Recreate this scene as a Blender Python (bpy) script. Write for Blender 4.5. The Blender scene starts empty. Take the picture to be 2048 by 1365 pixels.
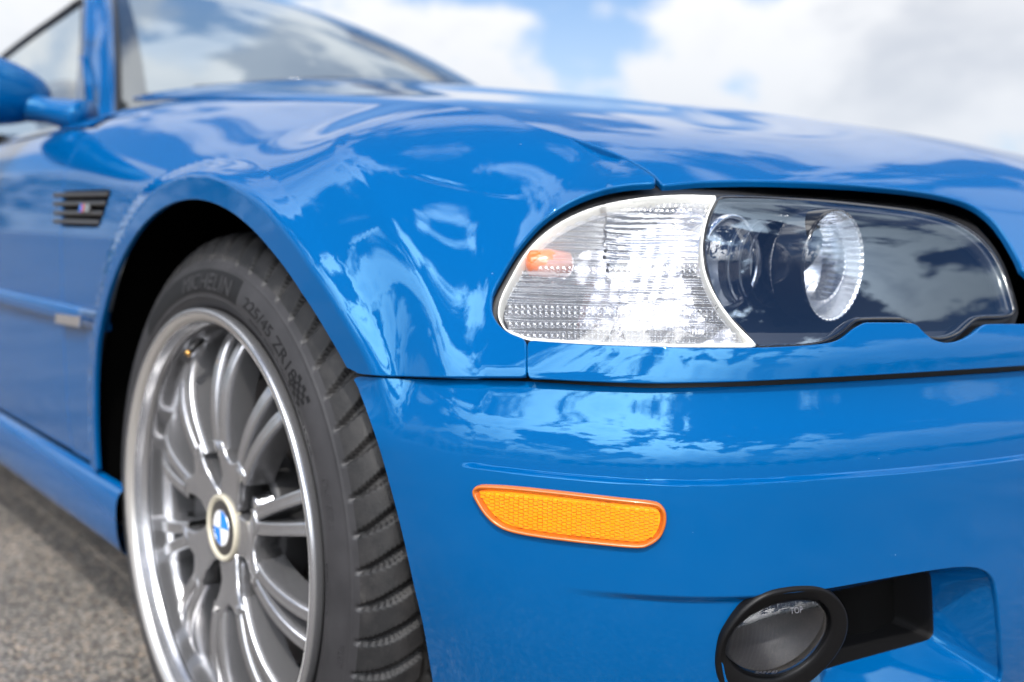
import bpy, bmesh, math, random
import numpy as np
from mathutils import Vector, Matrix
from mathutils.bvhtree import BVHTree
from mathutils.geometry import delaunay_2d_cdt

# ------------------------------------------------------------------ camera
scene = bpy.context.scene
CAMP = np.array([1.0208727, -1.29820286, 0.65154396])
YAW, PITCH, ROLL = math.radians(40.4624831), math.radians(5.60012055), math.radians(1.92553699)
FPX = 1991.1                                   # 35 mm lens on 36 mm, photo 2048 px wide


def cam_axes():
    f = np.array([-math.cos(YAW) * math.cos(PITCH), math.sin(YAW) * math.cos(PITCH), -math.sin(PITCH)])
    r = np.cross(f, [0, 0, 1]); r /= np.linalg.norm(r)
    u = np.cross(r, f)
    c, s = math.cos(ROLL), math.sin(ROLL)
    return f, c * r + s * u, -s * r + c * u


CF, CR, CU = cam_axes()
cd = bpy.data.cameras.new('camera')
cam = bpy.data.objects.new('camera', cd)
scene.collection.objects.link(cam)
cam.matrix_world = Matrix(((CR[0], CU[0], -CF[0], CAMP[0]), (CR[1], CU[1], -CF[1], CAMP[1]),
                           (CR[2], CU[2], -CF[2], CAMP[2]), (0, 0, 0, 1)))
cd.lens = 35.0; cd.sensor_width = 36.0; cd.sensor_fit = 'HORIZONTAL'
cd.clip_start = 0.02; cd.clip_end = 5000
cd.dof.use_dof = True
cd.dof.focus_distance = 0.74
cd.dof.aperture_fstop = 4.0
scene.camera = cam

# ------------------------------------------------------------------ sky and sun
SUN_EL, SUN_AZ = math.radians(48), math.radians(-42)     # azimuth measured from +X (car front) towards +Y
world = bpy.data.worlds.new('World'); scene.world = world; world.use_nodes = True
wn, wl = world.node_tree.nodes, world.node_tree.links
wn.clear()


def W(t, **kw):
    n = wn.new(t)
    for k, v in kw.items():
        setattr(n, k, v)
    return n


def wmath(op, a, b=None, clamp=False):
    n = W('ShaderNodeMath', operation=op); n.use_clamp = clamp
    for i, q in enumerate((a, b)):
        if q is None: continue
        if isinstance(q, (int, float)): n.inputs[i].default_value = q
        else: wl.new(q, n.inputs[i])
    return n.outputs[0]


def wramp(x, a, b):
    n = W('ShaderNodeMapRange'); n.interpolation_type = 'SMOOTHSTEP'
    wl.new(x, n.inputs[0]); n.inputs[1].default_value = a; n.inputs[2].default_value = b
    return n.outputs[0]


sky = W('ShaderNodeTexSky', sky_type='NISHITA')
sky.sun_disc = False; sky.sun_elevation = SUN_EL; sky.sun_rotation = math.pi / 2 - SUN_AZ
sky.air_density = 1.0; sky.dust_density = 0.3; sky.ozone_density = 5.0
tc = W('ShaderNodeTexCoord')
rot = W('ShaderNodeVectorRotate', rotation_type='Z_AXIS'); rot.inputs['Angle'].default_value = math.radians(22)
wl.new(tc.outputs['Generated'], rot.inputs[0])
sep = W('ShaderNodeSeparateXYZ'); wl.new(rot.outputs[0], sep.inputs[0])
zz = wmath('ADD', wmath('MAXIMUM', sep.outputs[2], 0.0), 0.42)
cx = wmath('DIVIDE', sep.outputs[0], zz); cy = wmath('DIVIDE', sep.outputs[1], zz)
comb = W('ShaderNodeCombineXYZ'); wl.new(cx, comb.inputs[0]); wl.new(cy, comb.inputs[1])
mp = W('ShaderNodeMapping'); mp.inputs['Location'].default_value = (38.33, 22.34, 4.93); wl.new(comb.outputs[0], mp.inputs[0])


def wnoise(scale, detail, rough, dist=0.0):
    n = W('ShaderNodeTexNoise'); n.inputs['Scale'].default_value = scale; n.inputs['Detail'].default_value = detail
    n.inputs['Roughness'].default_value = rough; n.inputs['Distortion'].default_value = dist
    wl.new(mp.outputs[0], n.inputs['Vector'])
    return n.outputs[0]


dens = wmath('ADD', wmath('MULTIPLY', wnoise(1.9, 3, 0.5, 0.2), 0.60), wmath('ADD', 0.20, wmath('MULTIPLY', wmath('SUBTRACT', wnoise(5.5, 8, 0.62, 0.3), 0.5), wmath('ADD', 0.22, wmath('MULTIPLY', wramp(sep.outputs[2], 0.12, 0.50), 0.20)))))
dens = wmath('ADD', dens, wmath('MULTIPLY', wramp(sep.outputs[2], 0.62, 0.04), 0.088))     # lower sky: clouds seen edge-on close up
cover = wramp(dens, 0.512, 0.566)
thick = wramp(dens, 0.575, 0.70)
ccol = W('ShaderNodeMix', data_type='RGBA'); wl.new(thick, ccol.inputs[0])
ccol.inputs[6].default_value = (6.6, 6.65, 6.8, 1); ccol.inputs[7].default_value = (4.2, 4.45, 4.95, 1)
dp = W('ShaderNodeVectorMath', operation='DOT_PRODUCT'); wl.new(tc.outputs['Generated'], dp.inputs[0])
dp.inputs[1].default_value = (math.cos(SUN_EL) * math.cos(SUN_AZ), math.cos(SUN_EL) * math.sin(SUN_AZ), math.sin(SUN_EL))
ph = wmath('ADD', 1.0, wmath('MULTIPLY', wmath('POWER', wmath('MAXIMUM', dp.outputs['Value'], 0.0), 2.8), 12.0))
csc = W('ShaderNodeVectorMath', operation='SCALE'); wl.new(ccol.outputs[2], csc.inputs[0]); wl.new(ph, csc.inputs['Scale'])
smix = W('ShaderNodeMix', data_type='RGBA'); wl.new(cover, smix.inputs[0])
wl.new(sky.outputs[0], smix.inputs[6]); wl.new(csc.outputs[0], smix.inputs[7])
hz = W('ShaderNodeMix', data_type='RGBA'); wl.new(wmath('MULTIPLY', wramp(sep.outputs[2], 0.30, 0.01), 0.85), hz.inputs[0])
wl.new(smix.outputs[2], hz.inputs[6]); hz.inputs[7].default_value = (4.2, 4.6, 5.2, 1)       # pale haze low over the horizon
bg = W('ShaderNodeBackground'); bg.inputs[1].default_value = 0.15; wl.new(hz.outputs[2], bg.inputs[0])
wo = W('ShaderNodeOutputWorld'); wl.new(bg.outputs[0], wo.inputs[0])

sd = bpy.data.lights.new('sun', 'SUN'); sd.energy = 3.2; sd.angle = math.radians(0.8); sd.color = (1, 0.955, 0.89)
sun = bpy.data.objects.new('sun', sd); scene.collection.objects.link(sun)
SUND = Vector((math.cos(SUN_EL) * math.cos(SUN_AZ), math.cos(SUN_EL) * math.sin(SUN_AZ), math.sin(SUN_EL)))
sun.rotation_euler = SUND.to_track_quat('Z', 'Y').to_euler()
sun.location = SUND * 20
scene.view_settings.view_transform = 'Standard'; scene.view_settings.look = 'None'
scene.view_settings.gamma = 1; scene.view_settings.use_curve_mapping = False
scene.view_settings.exposure = 0.10
scene.render.engine = 'CYCLES'
scene.cycles.use_denoising = True
scene.cycles.max_bounces = 10; scene.cycles.transparent_max_bounces = 16
scene.cycles.caustics_reflective = False; scene.cycles.caustics_refractive = False
scene.cycles.sample_clamp_indirect = 6.0

# ------------------------------------------------------------------ materials
MAT = {}


def mat(name, base=(0.5, 0.5, 0.5), rough=0.5, metal=0.0, spec=0.5, coat=0.0, coat_rough=0.03, trans=0.0, ior=1.45, **kw):
    m = bpy.data.materials.new(name); m.use_nodes = True
    b = m.node_tree.nodes['Principled BSDF']
    b.inputs['Base Color'].default_value = (*base, 1)
    b.inputs['Roughness'].default_value = rough
    b.inputs['Metallic'].default_value = metal
    b.inputs['Specular IOR Level'].default_value = spec
    b.inputs['Coat Weight'].default_value = coat
    b.inputs['Coat Roughness'].default_value = coat_rough
    b.inputs['Transmission Weight'].default_value = trans
    b.inputs['IOR'].default_value = ior
    MAT[name] = m
    return m


def nodes(m):
    return m.node_tree.nodes, m.node_tree.links, m.node_tree.nodes['Principled BSDF']


def noise(m, scale, detail=4, rough=0.5, coord='Object', stretch=None):
    n, l, b = nodes(m)
    t = n.new('ShaderNodeTexCoord'); x = n.new('ShaderNodeTexNoise')
    x.inputs['Scale'].default_value = scale; x.inputs['Detail'].default_value = detail
    x.inputs['Roughness'].default_value = rough
    if stretch:
        mpn = n.new('ShaderNodeMapping'); mpn.inputs['Scale'].default_value = stretch
        l.new(t.outputs[coord], mpn.inputs[0]); l.new(mpn.outputs[0], x.inputs['Vector'])
    else:
        l.new(t.outputs[coord], x.inputs['Vector'])
    return x.outputs[0]


def ramp(m, fac, stops):
    n, l, b = nodes(m)
    r = n.new('ShaderNodeValToRGB'); e = r.color_ramp.elements
    while len(e) < len(stops): e.new(0.5)
    for q, (p, c) in zip(e, stops):
        q.position = p; q.color = (*c, 1) if len(c) == 3 else c
    l.new(fac, r.inputs[0])
    return r.outputs[0]


def bump(m, fac, strength, dist):
    n, l, b = nodes(m)
    k = n.new('ShaderNodeBump'); k.inputs['Strength'].default_value = strength; k.inputs['Distance'].default_value = dist
    l.new(fac, k.inputs['Height']); l.new(k.outputs[0], b.inputs['Normal'])
    return k


def clear(name, tint, rough=0.0, ior=1.5, gloss=(1, 1, 1)):
    """thin clear sheet: transparent, with a Fresnel reflection"""
    m = bpy.data.materials.new(name); m.use_nodes = True
    n, l = m.node_tree.nodes, m.node_tree.links
    n.clear()
    o = n.new('ShaderNodeOutputMaterial'); mx = n.new('ShaderNodeMixShader')
    tr = n.new('ShaderNodeBsdfTransparent'); tr.inputs[0].default_value = (*tint, 1)
    gl = n.new('ShaderNodeBsdfGlossy'); gl.inputs[0].default_value = (*gloss, 1); gl.inputs['Roughness'].default_value = rough
    fr = n.new('ShaderNodeFresnel')
    ge = n.new('ShaderNodeNewGeometry'); mr = n.new('ShaderNodeMapRange'); mr.inputs[3].default_value = ior; mr.inputs[4].default_value = 1.0 / ior
    l.new(ge.outputs['Backfacing'], mr.inputs[0]); l.new(mr.outputs[0], fr.inputs[0])      # same reflectance from both sides of a thin sheet
    l.new(fr.outputs[0], mx.inputs[0]); l.new(tr.outputs[0], mx.inputs[1]); l.new(gl.outputs[0], mx.inputs[2])
    l.new(mx.outputs[0], o.inputs[0])
    MAT[name] = m
    return m


m = mat('blue_paint', (0.0, 0.065, 0.205), 0.016, spec=0.68)
m.node_tree.nodes['Principled BSDF'].inputs['Specular Tint'].default_value = (0.34, 0.78, 1.0, 1)
# faint orange peel in the lacquer, sparse dust specks on it
n_, l_, b_ = nodes(m)
tcd = n_.new('ShaderNodeTexCoord'); vd = n_.new('ShaderNodeTexVoronoi'); vd.inputs['Scale'].default_value = 85
l_.new(tcd.outputs['Object'], vd.inputs['Vector'])
sepd = n_.new('ShaderNodeSeparateColor'); l_.new(vd.outputs['Color'], sepd.inputs[0])
siz = n_.new('ShaderNodeMapRange'); siz.inputs[1].default_value = .80; siz.inputs[2].default_value = 1.0; siz.inputs[3].default_value = 0.0; siz.inputs[4].default_value = .036
l_.new(sepd.outputs[0], siz.inputs[0])
cmpd = n_.new('ShaderNodeMath'); cmpd.operation = 'LESS_THAN'; l_.new(vd.outputs['Distance'], cmpd.inputs[0]); l_.new(siz.outputs[0], cmpd.inputs[1])
mxd = n_.new('ShaderNodeMix'); mxd.data_type = 'RGBA'; mxd.inputs[6].default_value = (*b_.inputs['Base Color'].default_value[:3], 1); mxd.inputs[7].default_value = (.20, .30, .42, 1)
l_.new(cmpd.outputs[0], mxd.inputs[0]); l_.new(mxd.outputs[2], b_.inputs['Base Color'])
pk = noise(m, 420, 2, 0.5)
bk = n_.new('ShaderNodeBump'); bk.inputs['Strength'].default_value = 0.03; bk.inputs['Distance'].default_value = 0.0003
l_.new(pk, bk.inputs['Height']); l_.new(bk.outputs[0], b_.inputs['Normal'])
mat('black_trim', (0.012, 0.012, 0.013), 0.45)
mat('black_gloss', (0.006, 0.006, 0.007), 0.12, coat=0.6)
mat('black_void', (0.004, 0.004, 0.004), 0.9, spec=0.1)
m = mat('arch_liner', (0.002, 0.002, 0.002), 1.0, spec=0.0)
bump(m, noise(m, 60, 5), 0.4, 0.004)
mat('chrome', (0.92, 0.92, 0.93), 0.06, metal=1.0)
mat('satin_chrome', (0.86, 0.86, 0.88), 0.22, metal=1.0)
m = mat('alloy', (0.40, 0.40, 0.412), 0.25, metal=0.85, coat=0.5, coat_rough=0.08)
m = mat('alloy_lip', (0.66, 0.635, 0.60), 0.30, metal=0.8, coat=0.35, coat_rough=0.1)
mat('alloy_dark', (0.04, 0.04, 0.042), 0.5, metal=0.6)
m = mat('tyre_rubber', (0.030, 0.029, 0.031), 0.58, spec=0.38)
n_, l_, b_ = nodes(m)
d1 = ramp(m, noise(m, 34, 7, 0.66), [(0.40, (0.009, 0.009, 0.0095)), (0.60, (0.020, 0.019, 0.019)), (0.76, (0.050, 0.047, 0.044))])
l_.new(d1, b_.inputs['Base Color']); bump(m, noise(m, 300, 6, 0.65), 0.35, 0.0012)
m = mat('sidewall_rubber', (0.034, 0.033, 0.036), 0.50, spec=0.42)
n_, l_, b_ = nodes(m)
d1 = ramp(m, noise(m, 22, 6, 0.6), [(0.35, (0.018, 0.0175, 0.019)), (0.7, (0.031, 0.030, 0.032))])
l_.new(d1, b_.inputs['Base Color']); bump(m, noise(m, 500, 4, 0.6), 0.12, 0.0006)
mat('letter_rubber', (0.005, 0.005, 0.0055), 0.55, spec=0.3)
mat('amber_body', (1.0, 0.40, 0.004), 0.30, coat=0.8)
clear('amber_lens', (1.0, 0.93, 0.72))
clear('lens_clear', (0.97, 0.98, 0.985))
clear('glass', (0.62, 0.68, 0.68))
clear('screen_glass', (0.50, 0.57, 0.60), ior=3.2, gloss=(.93, .97, 1.0))
clear('cover_clear', (0.97, 0.98, 0.985), ior=2.0, gloss=(.62, .80, 1.0))
mat('frit', (0.06, 0.055, 0.055), 0.35, coat=0.5)
mat('cream_plastic', (0.72, 0.70, 0.64), 0.35, coat=0.4)
mat('white_plastic', (0.80, 0.80, 0.80), 0.35)
mat('badge_blue', (0.0, 0.20, 0.75), 0.25, coat=0.8)
mat('badge_white', (0.82, 0.82, 0.82), 0.25, coat=0.8)
mat('badge_black', (0.02, 0.018, 0.017), 0.3, coat=0.8)
mat('badge_red', (0.45, 0.02, 0.02), 0.3, coat=0.8)
mat('cap_ring', (0.50, 0.46, 0.36), 0.45, metal=0.2)
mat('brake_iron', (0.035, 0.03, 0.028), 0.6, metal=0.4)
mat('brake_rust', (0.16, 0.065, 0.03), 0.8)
mat('brass', (0.75, 0.42, 0.12), 0.3, metal=1.0)
mat('dash', (0.05, 0.05, 0.055), 0.7)
mat('seat_leather', (0.20, 0.19, 0.18), 0.5)
mat('vent_slat', (0.035, 0.034, 0.035), 0.30, metal=0.5)

# ------------------------------------------------------------------ object helpers
COL = scene.collection


def empty(name, loc=(0, 0, 0), parent=None):
    o = bpy.data.objects.new(name, None); COL.objects.link(o); o.location = loc
    if parent: o.parent = parent
    return o


def mk(name, verts, faces, material, parent=None, smooth=True, normals=None, label=None, mats=None, fmat=None):
    me = bpy.data.meshes.new(name)
    me.from_pydata([tuple(map(float, v)) for v in verts], [], [tuple(map(int, f)) for f in faces])
    me.validate(); me.update()
    for q in (mats or [material]):
        me.materials.append(MAT[q] if isinstance(q, str) else q)
    if fmat is not None:
        me.polygons.foreach_set('material_index', np.asarray(fmat, dtype=np.int32))
    if smooth:
        me.polygons.foreach_set('use_smooth', [True] * len(me.polygons))
    if normals is not None:
        me.normals_split_custom_set_from_vertices([tuple(map(float, n)) for n in normals])
    o = bpy.data.objects.new(name, me); COL.objects.link(o)
    if parent: o.parent = parent
    if label: o['label'] = label
    return o


def grid_faces(nu, nv, closed_u=False, flip=False):
    f = []
    for i in range(nu if closed_u else nu - 1):
        for j in range(nv - 1):
            a, b = i * nv + j, ((i + 1) % nu) * nv + j
            q = (a, b, b + 1, a + 1)
            f.append(q[::-1] if flip else q)
    return f


def unit(v):
    v = np.asarray(v, float)
    return v / np.maximum(np.linalg.norm(v, axis=-1, keepdims=True), 1e-12)


def catmull(pts, n=8, closed=False):
    p = np.asarray(pts, float)
    if closed: q = np.vstack([p[-1], p, p[0], p[1]])
    else: q = np.vstack([2 * p[0] - p[1], p, 2 * p[-1] - p[-2]])
    out = []
    for i in range(1, len(q) - 2):
        t = np.linspace(0, 1, n, endpoint=False)[:, None]
        a, b, c, d = q[i - 1], q[i], q[i + 1], q[i + 2]
        out.append(0.5 * (2 * b + (c - a) * t + (2 * a - 5 * b + 4 * c - d) * t ** 2 + (3 * b - a - 3 * c + d) * t ** 3))
    if not closed: out.append(p[-1:])
    return np.vstack(out)


def resample(p, step, closed=False):
    p = np.asarray(p, float)
    if closed: p = np.vstack([p, p[:1]])
    L = np.r_[0, np.cumsum(np.linalg.norm(np.diff(p, axis=0), axis=1))]
    n = max(2, int(round(L[-1] / step)) + 1)
    s = np.linspace(0, L[-1], n)
    q = np.stack([np.interp(s, L, p[:, k]) for k in range(p.shape[1])], 1)
    return q[:-1] if closed else q


def sm(a, b, x):
    t = np.clip((np.asarray(x, float) - a) / (b - a), 0, 1)
    return t * t * (3 - 2 * t)


def rays(px):
    px = np.atleast_2d(np.asarray(px, float))
    return unit(CF + (px[:, :1] - 1024) / FPX * CR - (px[:, 1:] - 682.5) / FPX * CU)


def on_plane(px, point, normal):
    d = rays(px); n = np.asarray(normal, float)
    t = ((np.asarray(point) - CAMP) @ n) / (d @ n)
    return CAMP + t[:, None] * d


def tube(path, rad, seg=8, closed=False, caps=True):
    p = np.asarray(path, float); n = len(p)
    rad = np.broadcast_to(rad, (n,))
    t = unit(np.gradient(p, axis=0)) if not closed else unit(np.roll(p, -1, 0) - np.roll(p, 1, 0))
    ref = np.array([0, 0, 1.0]) if abs(t[0, 2]) < 0.9 else np.array([1.0, 0, 0])
    a = unit(np.cross(t, ref)); b = np.cross(t, a)
    th = np.linspace(0, 2 * np.pi, seg, endpoint=False)
    v = p[:, None] + rad[:, None, None] * (np.cos(th)[None, :, None] * a[:, None] + np.sin(th)[None, :, None] * b[:, None])
    v = v.reshape(-1, 3); f = []
    for i in range(n if closed else n - 1):
        for j in range(seg):
            k = (i + 1) % n
            f.append((i * seg + j, i * seg + (j + 1) % seg, k * seg + (j + 1) % seg, k * seg + j))
    if caps and not closed:
        f.append(tuple(range(seg))[::-1]); f.append(tuple(range((n - 1) * seg, n * seg)))
    return v, f


def join(*parts):
    V, Fc, o = [], [], 0
    for v, f in parts:
        V.append(np.asarray(v, float)); Fc += [tuple(int(i) + o for i in q) for q in f]; o += len(v)
    return np.vstack(V), Fc


def box(c, s, bev=0.0):
    bm = bmesh.new(); bmesh.ops.create_cube(bm, size=1.0)
    for v in bm.verts: v.co = Vector((v.co.x * s[0] + c[0], v.co.y * s[1] + c[1], v.co.z * s[2] + c[2]))
    if bev: bmesh.ops.bevel(bm, geom=bm.edges[:], offset=bev, segments=2, affect='EDGES', profile=0.5)
    bm.verts.ensure_lookup_table()
    v = np.array([q.co[:] for q in bm.verts]); f = [[q.index for q in p.verts] for p in bm.faces]
    bm.free()
    return v, f


# ------------------------------------------------------------------ spline surfaces
def bs_weights(t, n):
    """uniform cubic B-spline over n control points, domain 0..n-1 (ends extrapolated)"""
    t = np.clip(t, 0, n - 1 - 1e-9); i = np.floor(t).astype(int); f = t - i
    w = np.stack([(1 - f) ** 3, 3 * f ** 3 - 6 * f ** 2 + 4, -3 * f ** 3 + 3 * f ** 2 + 3 * f + 1, f ** 3], -1) / 6
    return i, w


def pad(c, ax):
    c = np.moveaxis(c, ax, 0)
    c = np.concatenate([2 * c[:1] - c[1:2], c, 2 * c[-1:] - c[-2:-1]], 0)
    return np.moveaxis(c, 0, ax)


class Spline2:
    def __init__(self, data, correct=1):
        self.shape = data.shape[:2]
        c = data.copy()
        uu, vv = np.meshgrid(np.arange(data.shape[0]), np.arange(data.shape[1]), indexing='ij')
        for _ in range(correct):
            self.c = pad(pad(c, 0), 1)
            e = data - self(uu.ravel(), vv.ravel()).reshape(data.shape)
            c = c + 0.8 * e
        self.c = pad(pad(c, 0), 1)

    def __call__(self, u, v):
        i, wu = bs_weights(np.asarray(u, float), self.shape[0]); j, wv = bs_weights(np.asarray(v, float), self.shape[1])
        out = 0
        for a in range(4):
            for b in range(4):
                out = out + (wu[:, a] * wv[:, b])[:, None] * self.c[i + a, j + b]
        return out


class Surf:
    """parametric surface with exact normals and pixel lookup"""
    def __init__(self, fn, u1, v1, nu, nv, sign=1):
        self.fn, self.u1, self.v1, self.sign = fn, u1, v1, sign
        u, v = np.linspace(0, u1, nu), np.linspace(0, v1, nv)
        U, V = np.meshgrid(u, v, indexing='ij')
        self.nu, self.nv = nu, nv
        self.P = fn(U.ravel(), V.ravel())
        self.F = grid_faces(nu, nv)
        self.bvh = BVHTree.FromPolygons([tuple(p) for p in self.P], self.F)

    def __call__(self, uv, off=0.0):
        uv = np.atleast_2d(uv); p = self.fn(uv[:, 0], uv[:, 1])
        if np.any(off): p = p + self.normal(uv) * np.reshape(off, (-1, 1) if np.ndim(off) else (1, 1))
        return p

    def normal(self, uv, e=2e-3):
        uv = np.atleast_2d(uv); u, v = uv[:, 0], uv[:, 1]
        ua, ub = np.clip(u - e, 0, self.u1), np.clip(u + e, 0, self.u1)
        va, vb = np.clip(v - e, 0, self.v1), np.clip(v + e, 0, self.v1)
        du = self.fn(ub, v) - self.fn(ua, v); dv = self.fn(u, vb) - self.fn(u, va)
        return unit(np.cross(du, dv)) * self.sign

    def from_px(self, px):
        d = rays(px); uv = np.zeros((len(d), 2)); last = None
        for k in range(len(d)):
            loc, nrm, idx, dist = self.bvh.ray_cast(Vector(CAMP), Vector(d[k]))
            if idx is None:
                loc = None
                uv[k] = last if last is not None else (0, 0); continue
            i, j = divmod(idx, self.nv - 1)
            uv[k] = last = ((i + 0.5) * self.u1 / (self.nu - 1), (j + 0.5) * self.v1 / (self.nv - 1))
        for _ in range(6):
            p = self.fn(uv[:, 0], uv[:, 1]); e = 1e-3
            du = (self.fn(np.clip(uv[:, 0] + e, 0, self.u1), uv[:, 1]) - p) / e
            dv = (self.fn(uv[:, 0], np.clip(uv[:, 1] + e, 0, self.v1)) - p) / e
            r = p - CAMP
            pr = lambda q: q - np.sum(q * d, 1, keepdims=True) * d
            A, B, R = pr(du), pr(dv), pr(r)
            aa, bb, ab = np.sum(A * A, 1), np.sum(B * B, 1), np.sum(A * B, 1)
            ra, rb = -np.sum(A * R, 1), -np.sum(B * R, 1)
            det = aa * bb - ab * ab
            ok = det > 1e-14
            s = np.where(ok, (ra * bb - rb * ab) / np.where(ok, det, 1), 0); t = np.where(ok, (rb * aa - ra * ab) / np.where(ok, det, 1), 0)
            uv[:, 0] = np.clip(uv[:, 0] + np.clip(s, -.3, .3), 0, self.u1); uv[:, 1] = np.clip(uv[:, 1] + np.clip(t, -.3, .3), 0, self.v1)
        return uv


def in_poly(p, poly):
    x, y = p[:, 0], p[:, 1]; ins = np.zeros(len(p), bool)
    a = poly; b = np.roll(poly, -1, 0)
    for (x0, y0), (x1, y1) in zip(a, b):
        if y0 == y1: continue
        c = ((y0 > y) != (y1 > y)) & (x < (x1 - x0) * (y - y0) / (y1 - y0) + x0)
        ins ^= c
    return ins


def dist_poly(p, poly):
    a = poly; b = np.roll(poly, -1, 0); best = np.full(len(p), 1e9)
    for s, e in zip(a, b):
        d = e - s; L = d @ d
        t = np.clip(((p - s) @ d) / max(L, 1e-12), 0, 1)
        best = np.minimum(best, np.linalg.norm(p - s - t[:, None] * d, axis=1))
    return best


def fill(outline, us, vs, holes=(), margin=0.4, extra=None):
    """triangulate a uv polygon with interior points on the lines us x vs"""
    outline = np.asarray(outline); U, V = np.meshgrid(us, vs, indexing='ij')
    p = np.stack([U.ravel(), V.ravel()], 1)
    if extra is not None: p = np.vstack([p, extra])
    lo, hi = outline.min(0), outline.max(0)
    p = p[np.all((p > lo) & (p < hi), 1)]
    p = p[in_poly(p, outline)]
    for h in holes: p = p[~in_poly(p, h)]
    mn = margin * min(np.min(np.diff(us)) if len(us) > 1 else 1, np.min(np.diff(vs)) if len(vs) > 1 else 1)
    mn = max(mn, 0.006)
    k = dist_poly(p, outline) > mn
    for h in holes: k &= dist_poly(p, h) > mn
    p = p[k]
    loops = [outline] + [np.asarray(h) for h in holes]
    verts, edges = [], []
    for L in loops:
        o = len(verts); verts += [tuple(q) for q in L]
        edges += [(o + i, o + (i + 1) % len(L)) for i in range(len(L))]
    nb = len(verts)
    verts += [tuple(q) for q in p]
    V2, E2, F2, ov, oe, of = delaunay_2d_cdt([Vector(v) for v in verts], edges, [], 1, 1e-7)
    V2 = np.array([v[:] for v in V2])
    tri = np.array([f for f in F2], dtype=int)
    cen = V2[tri].mean(1)
    keep = in_poly(cen, outline)
    for h in holes: keep &= ~in_poly(cen, np.asarray(h))
    tri = tri[keep]
    a, b, c = V2[tri[:, 0]], V2[tri[:, 1]], V2[tri[:, 2]]
    cr = (b[:, 0] - a[:, 0]) * (c[:, 1] - a[:, 1]) - (b[:, 1] - a[:, 1]) * (c[:, 0] - a[:, 0])
    tri = tri[np.abs(cr) > 1e-12]; cr = cr[np.abs(cr) > 1e-12]
    tri[cr < 0] = tri[cr < 0][:, ::-1]
    return V2, tri


def boundary_loops(tri):
    e = {}
    for t in tri:
        for i in range(3):
            a, b = t[i], t[(i + 1) % 3]
            e[(a, b)] = 1
    nxt = {a: b for (a, b) in e if (b, a) not in e}
    loops = []
    while nxt:
        s = next(iter(nxt)); L = [s]; c = nxt.pop(s)
        while c != s and c in nxt:
            L.append(c); c = nxt.pop(c)
        loops.append(L)
    return loops


EDGE = ((0.0005, -0.0003), (0.0010, -0.0012), (0.0011, -0.0026), (0.0006, -0.0065))


def panel_mesh(surf, outline, us, vs, holes=(), off=0.0, edge=EDGE, extra=None, margin=0.4, offfn=None):
    """panel trimmed from a surface, with a rounded folded edge; returns verts, faces, normals"""
    V2, tri = fill(outline, us, vs, holes, margin, extra)
    N = surf.normal(V2)
    P = surf(V2) + N * (off if offfn is None else offfn(V2)[:, None])
    if surf.sign < 0: tri = tri[:, ::-1]
    F = [tuple(t) for t in tri]
    V, NN = [P], [N]; n0 = len(P)
    if edge:
        for L in boundary_loops(tri):
            L = np.array(L); p, n = P[L], N[L]
            tan = unit(np.roll(p, -1, 0) - np.roll(p, 1, 0))
            out = unit(np.cross(tan, n))
            prev = L
            pn = n
            for k, (a, b) in enumerate(edge):
                q = p + out * a + n * b
                idx = np.arange(len(L)) + n0
                w = (k + 1) / len(edge)
                nn = unit(n * (1 - min(1, w * 1.35)) + out * min(1, w * 1.35))
                V.append(q); NN.append(nn); n0 += len(L)
                for i in range(len(L)):
                    j = (i + 1) % len(L)
                    F.append((prev[i], idx[i], idx[j], prev[j]) if True else None)
                prev = idx
    V, NN = np.vstack(V), np.vstack(NN)
    # make the folded edge wind like the panel
    FF = []
    for f in F:
        a, b, c = V[f[0]], V[f[1]], V[f[2]]
        g = np.cross(b - a, c - a)
        if g @ (NN[f[0]] + NN[f[1]] + NN[f[2]]) < 0: f = f[::-1]
        FF.append(f)
    return V, FF, NN


def mirrored(V, F, N):
    k = len(V); M = np.array([1, -1, 1.0])
    return np.vstack([V, V * M]), list(F) + [tuple(i + k for i in f[::-1]) for f in F], np.vstack([N, N * M])

# ------------------------------------------------------------------ the car's outer skin (x forward, y left, z up, metres, front axle at x = 0)
def side_station(x, zs, ws):
    return [(x, -w, z) for z, w in zip(zs, ws)]


def nose_station(b, ang, zs, os_):
    d = (-math.sin(math.radians(ang)), math.cos(math.radians(ang)))     # inward; ang 0 = straight across the car
    return [(b[0] + o * d[0], -b[1] + o * d[1], z) for z, o in zip(zs, os_)]


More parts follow.
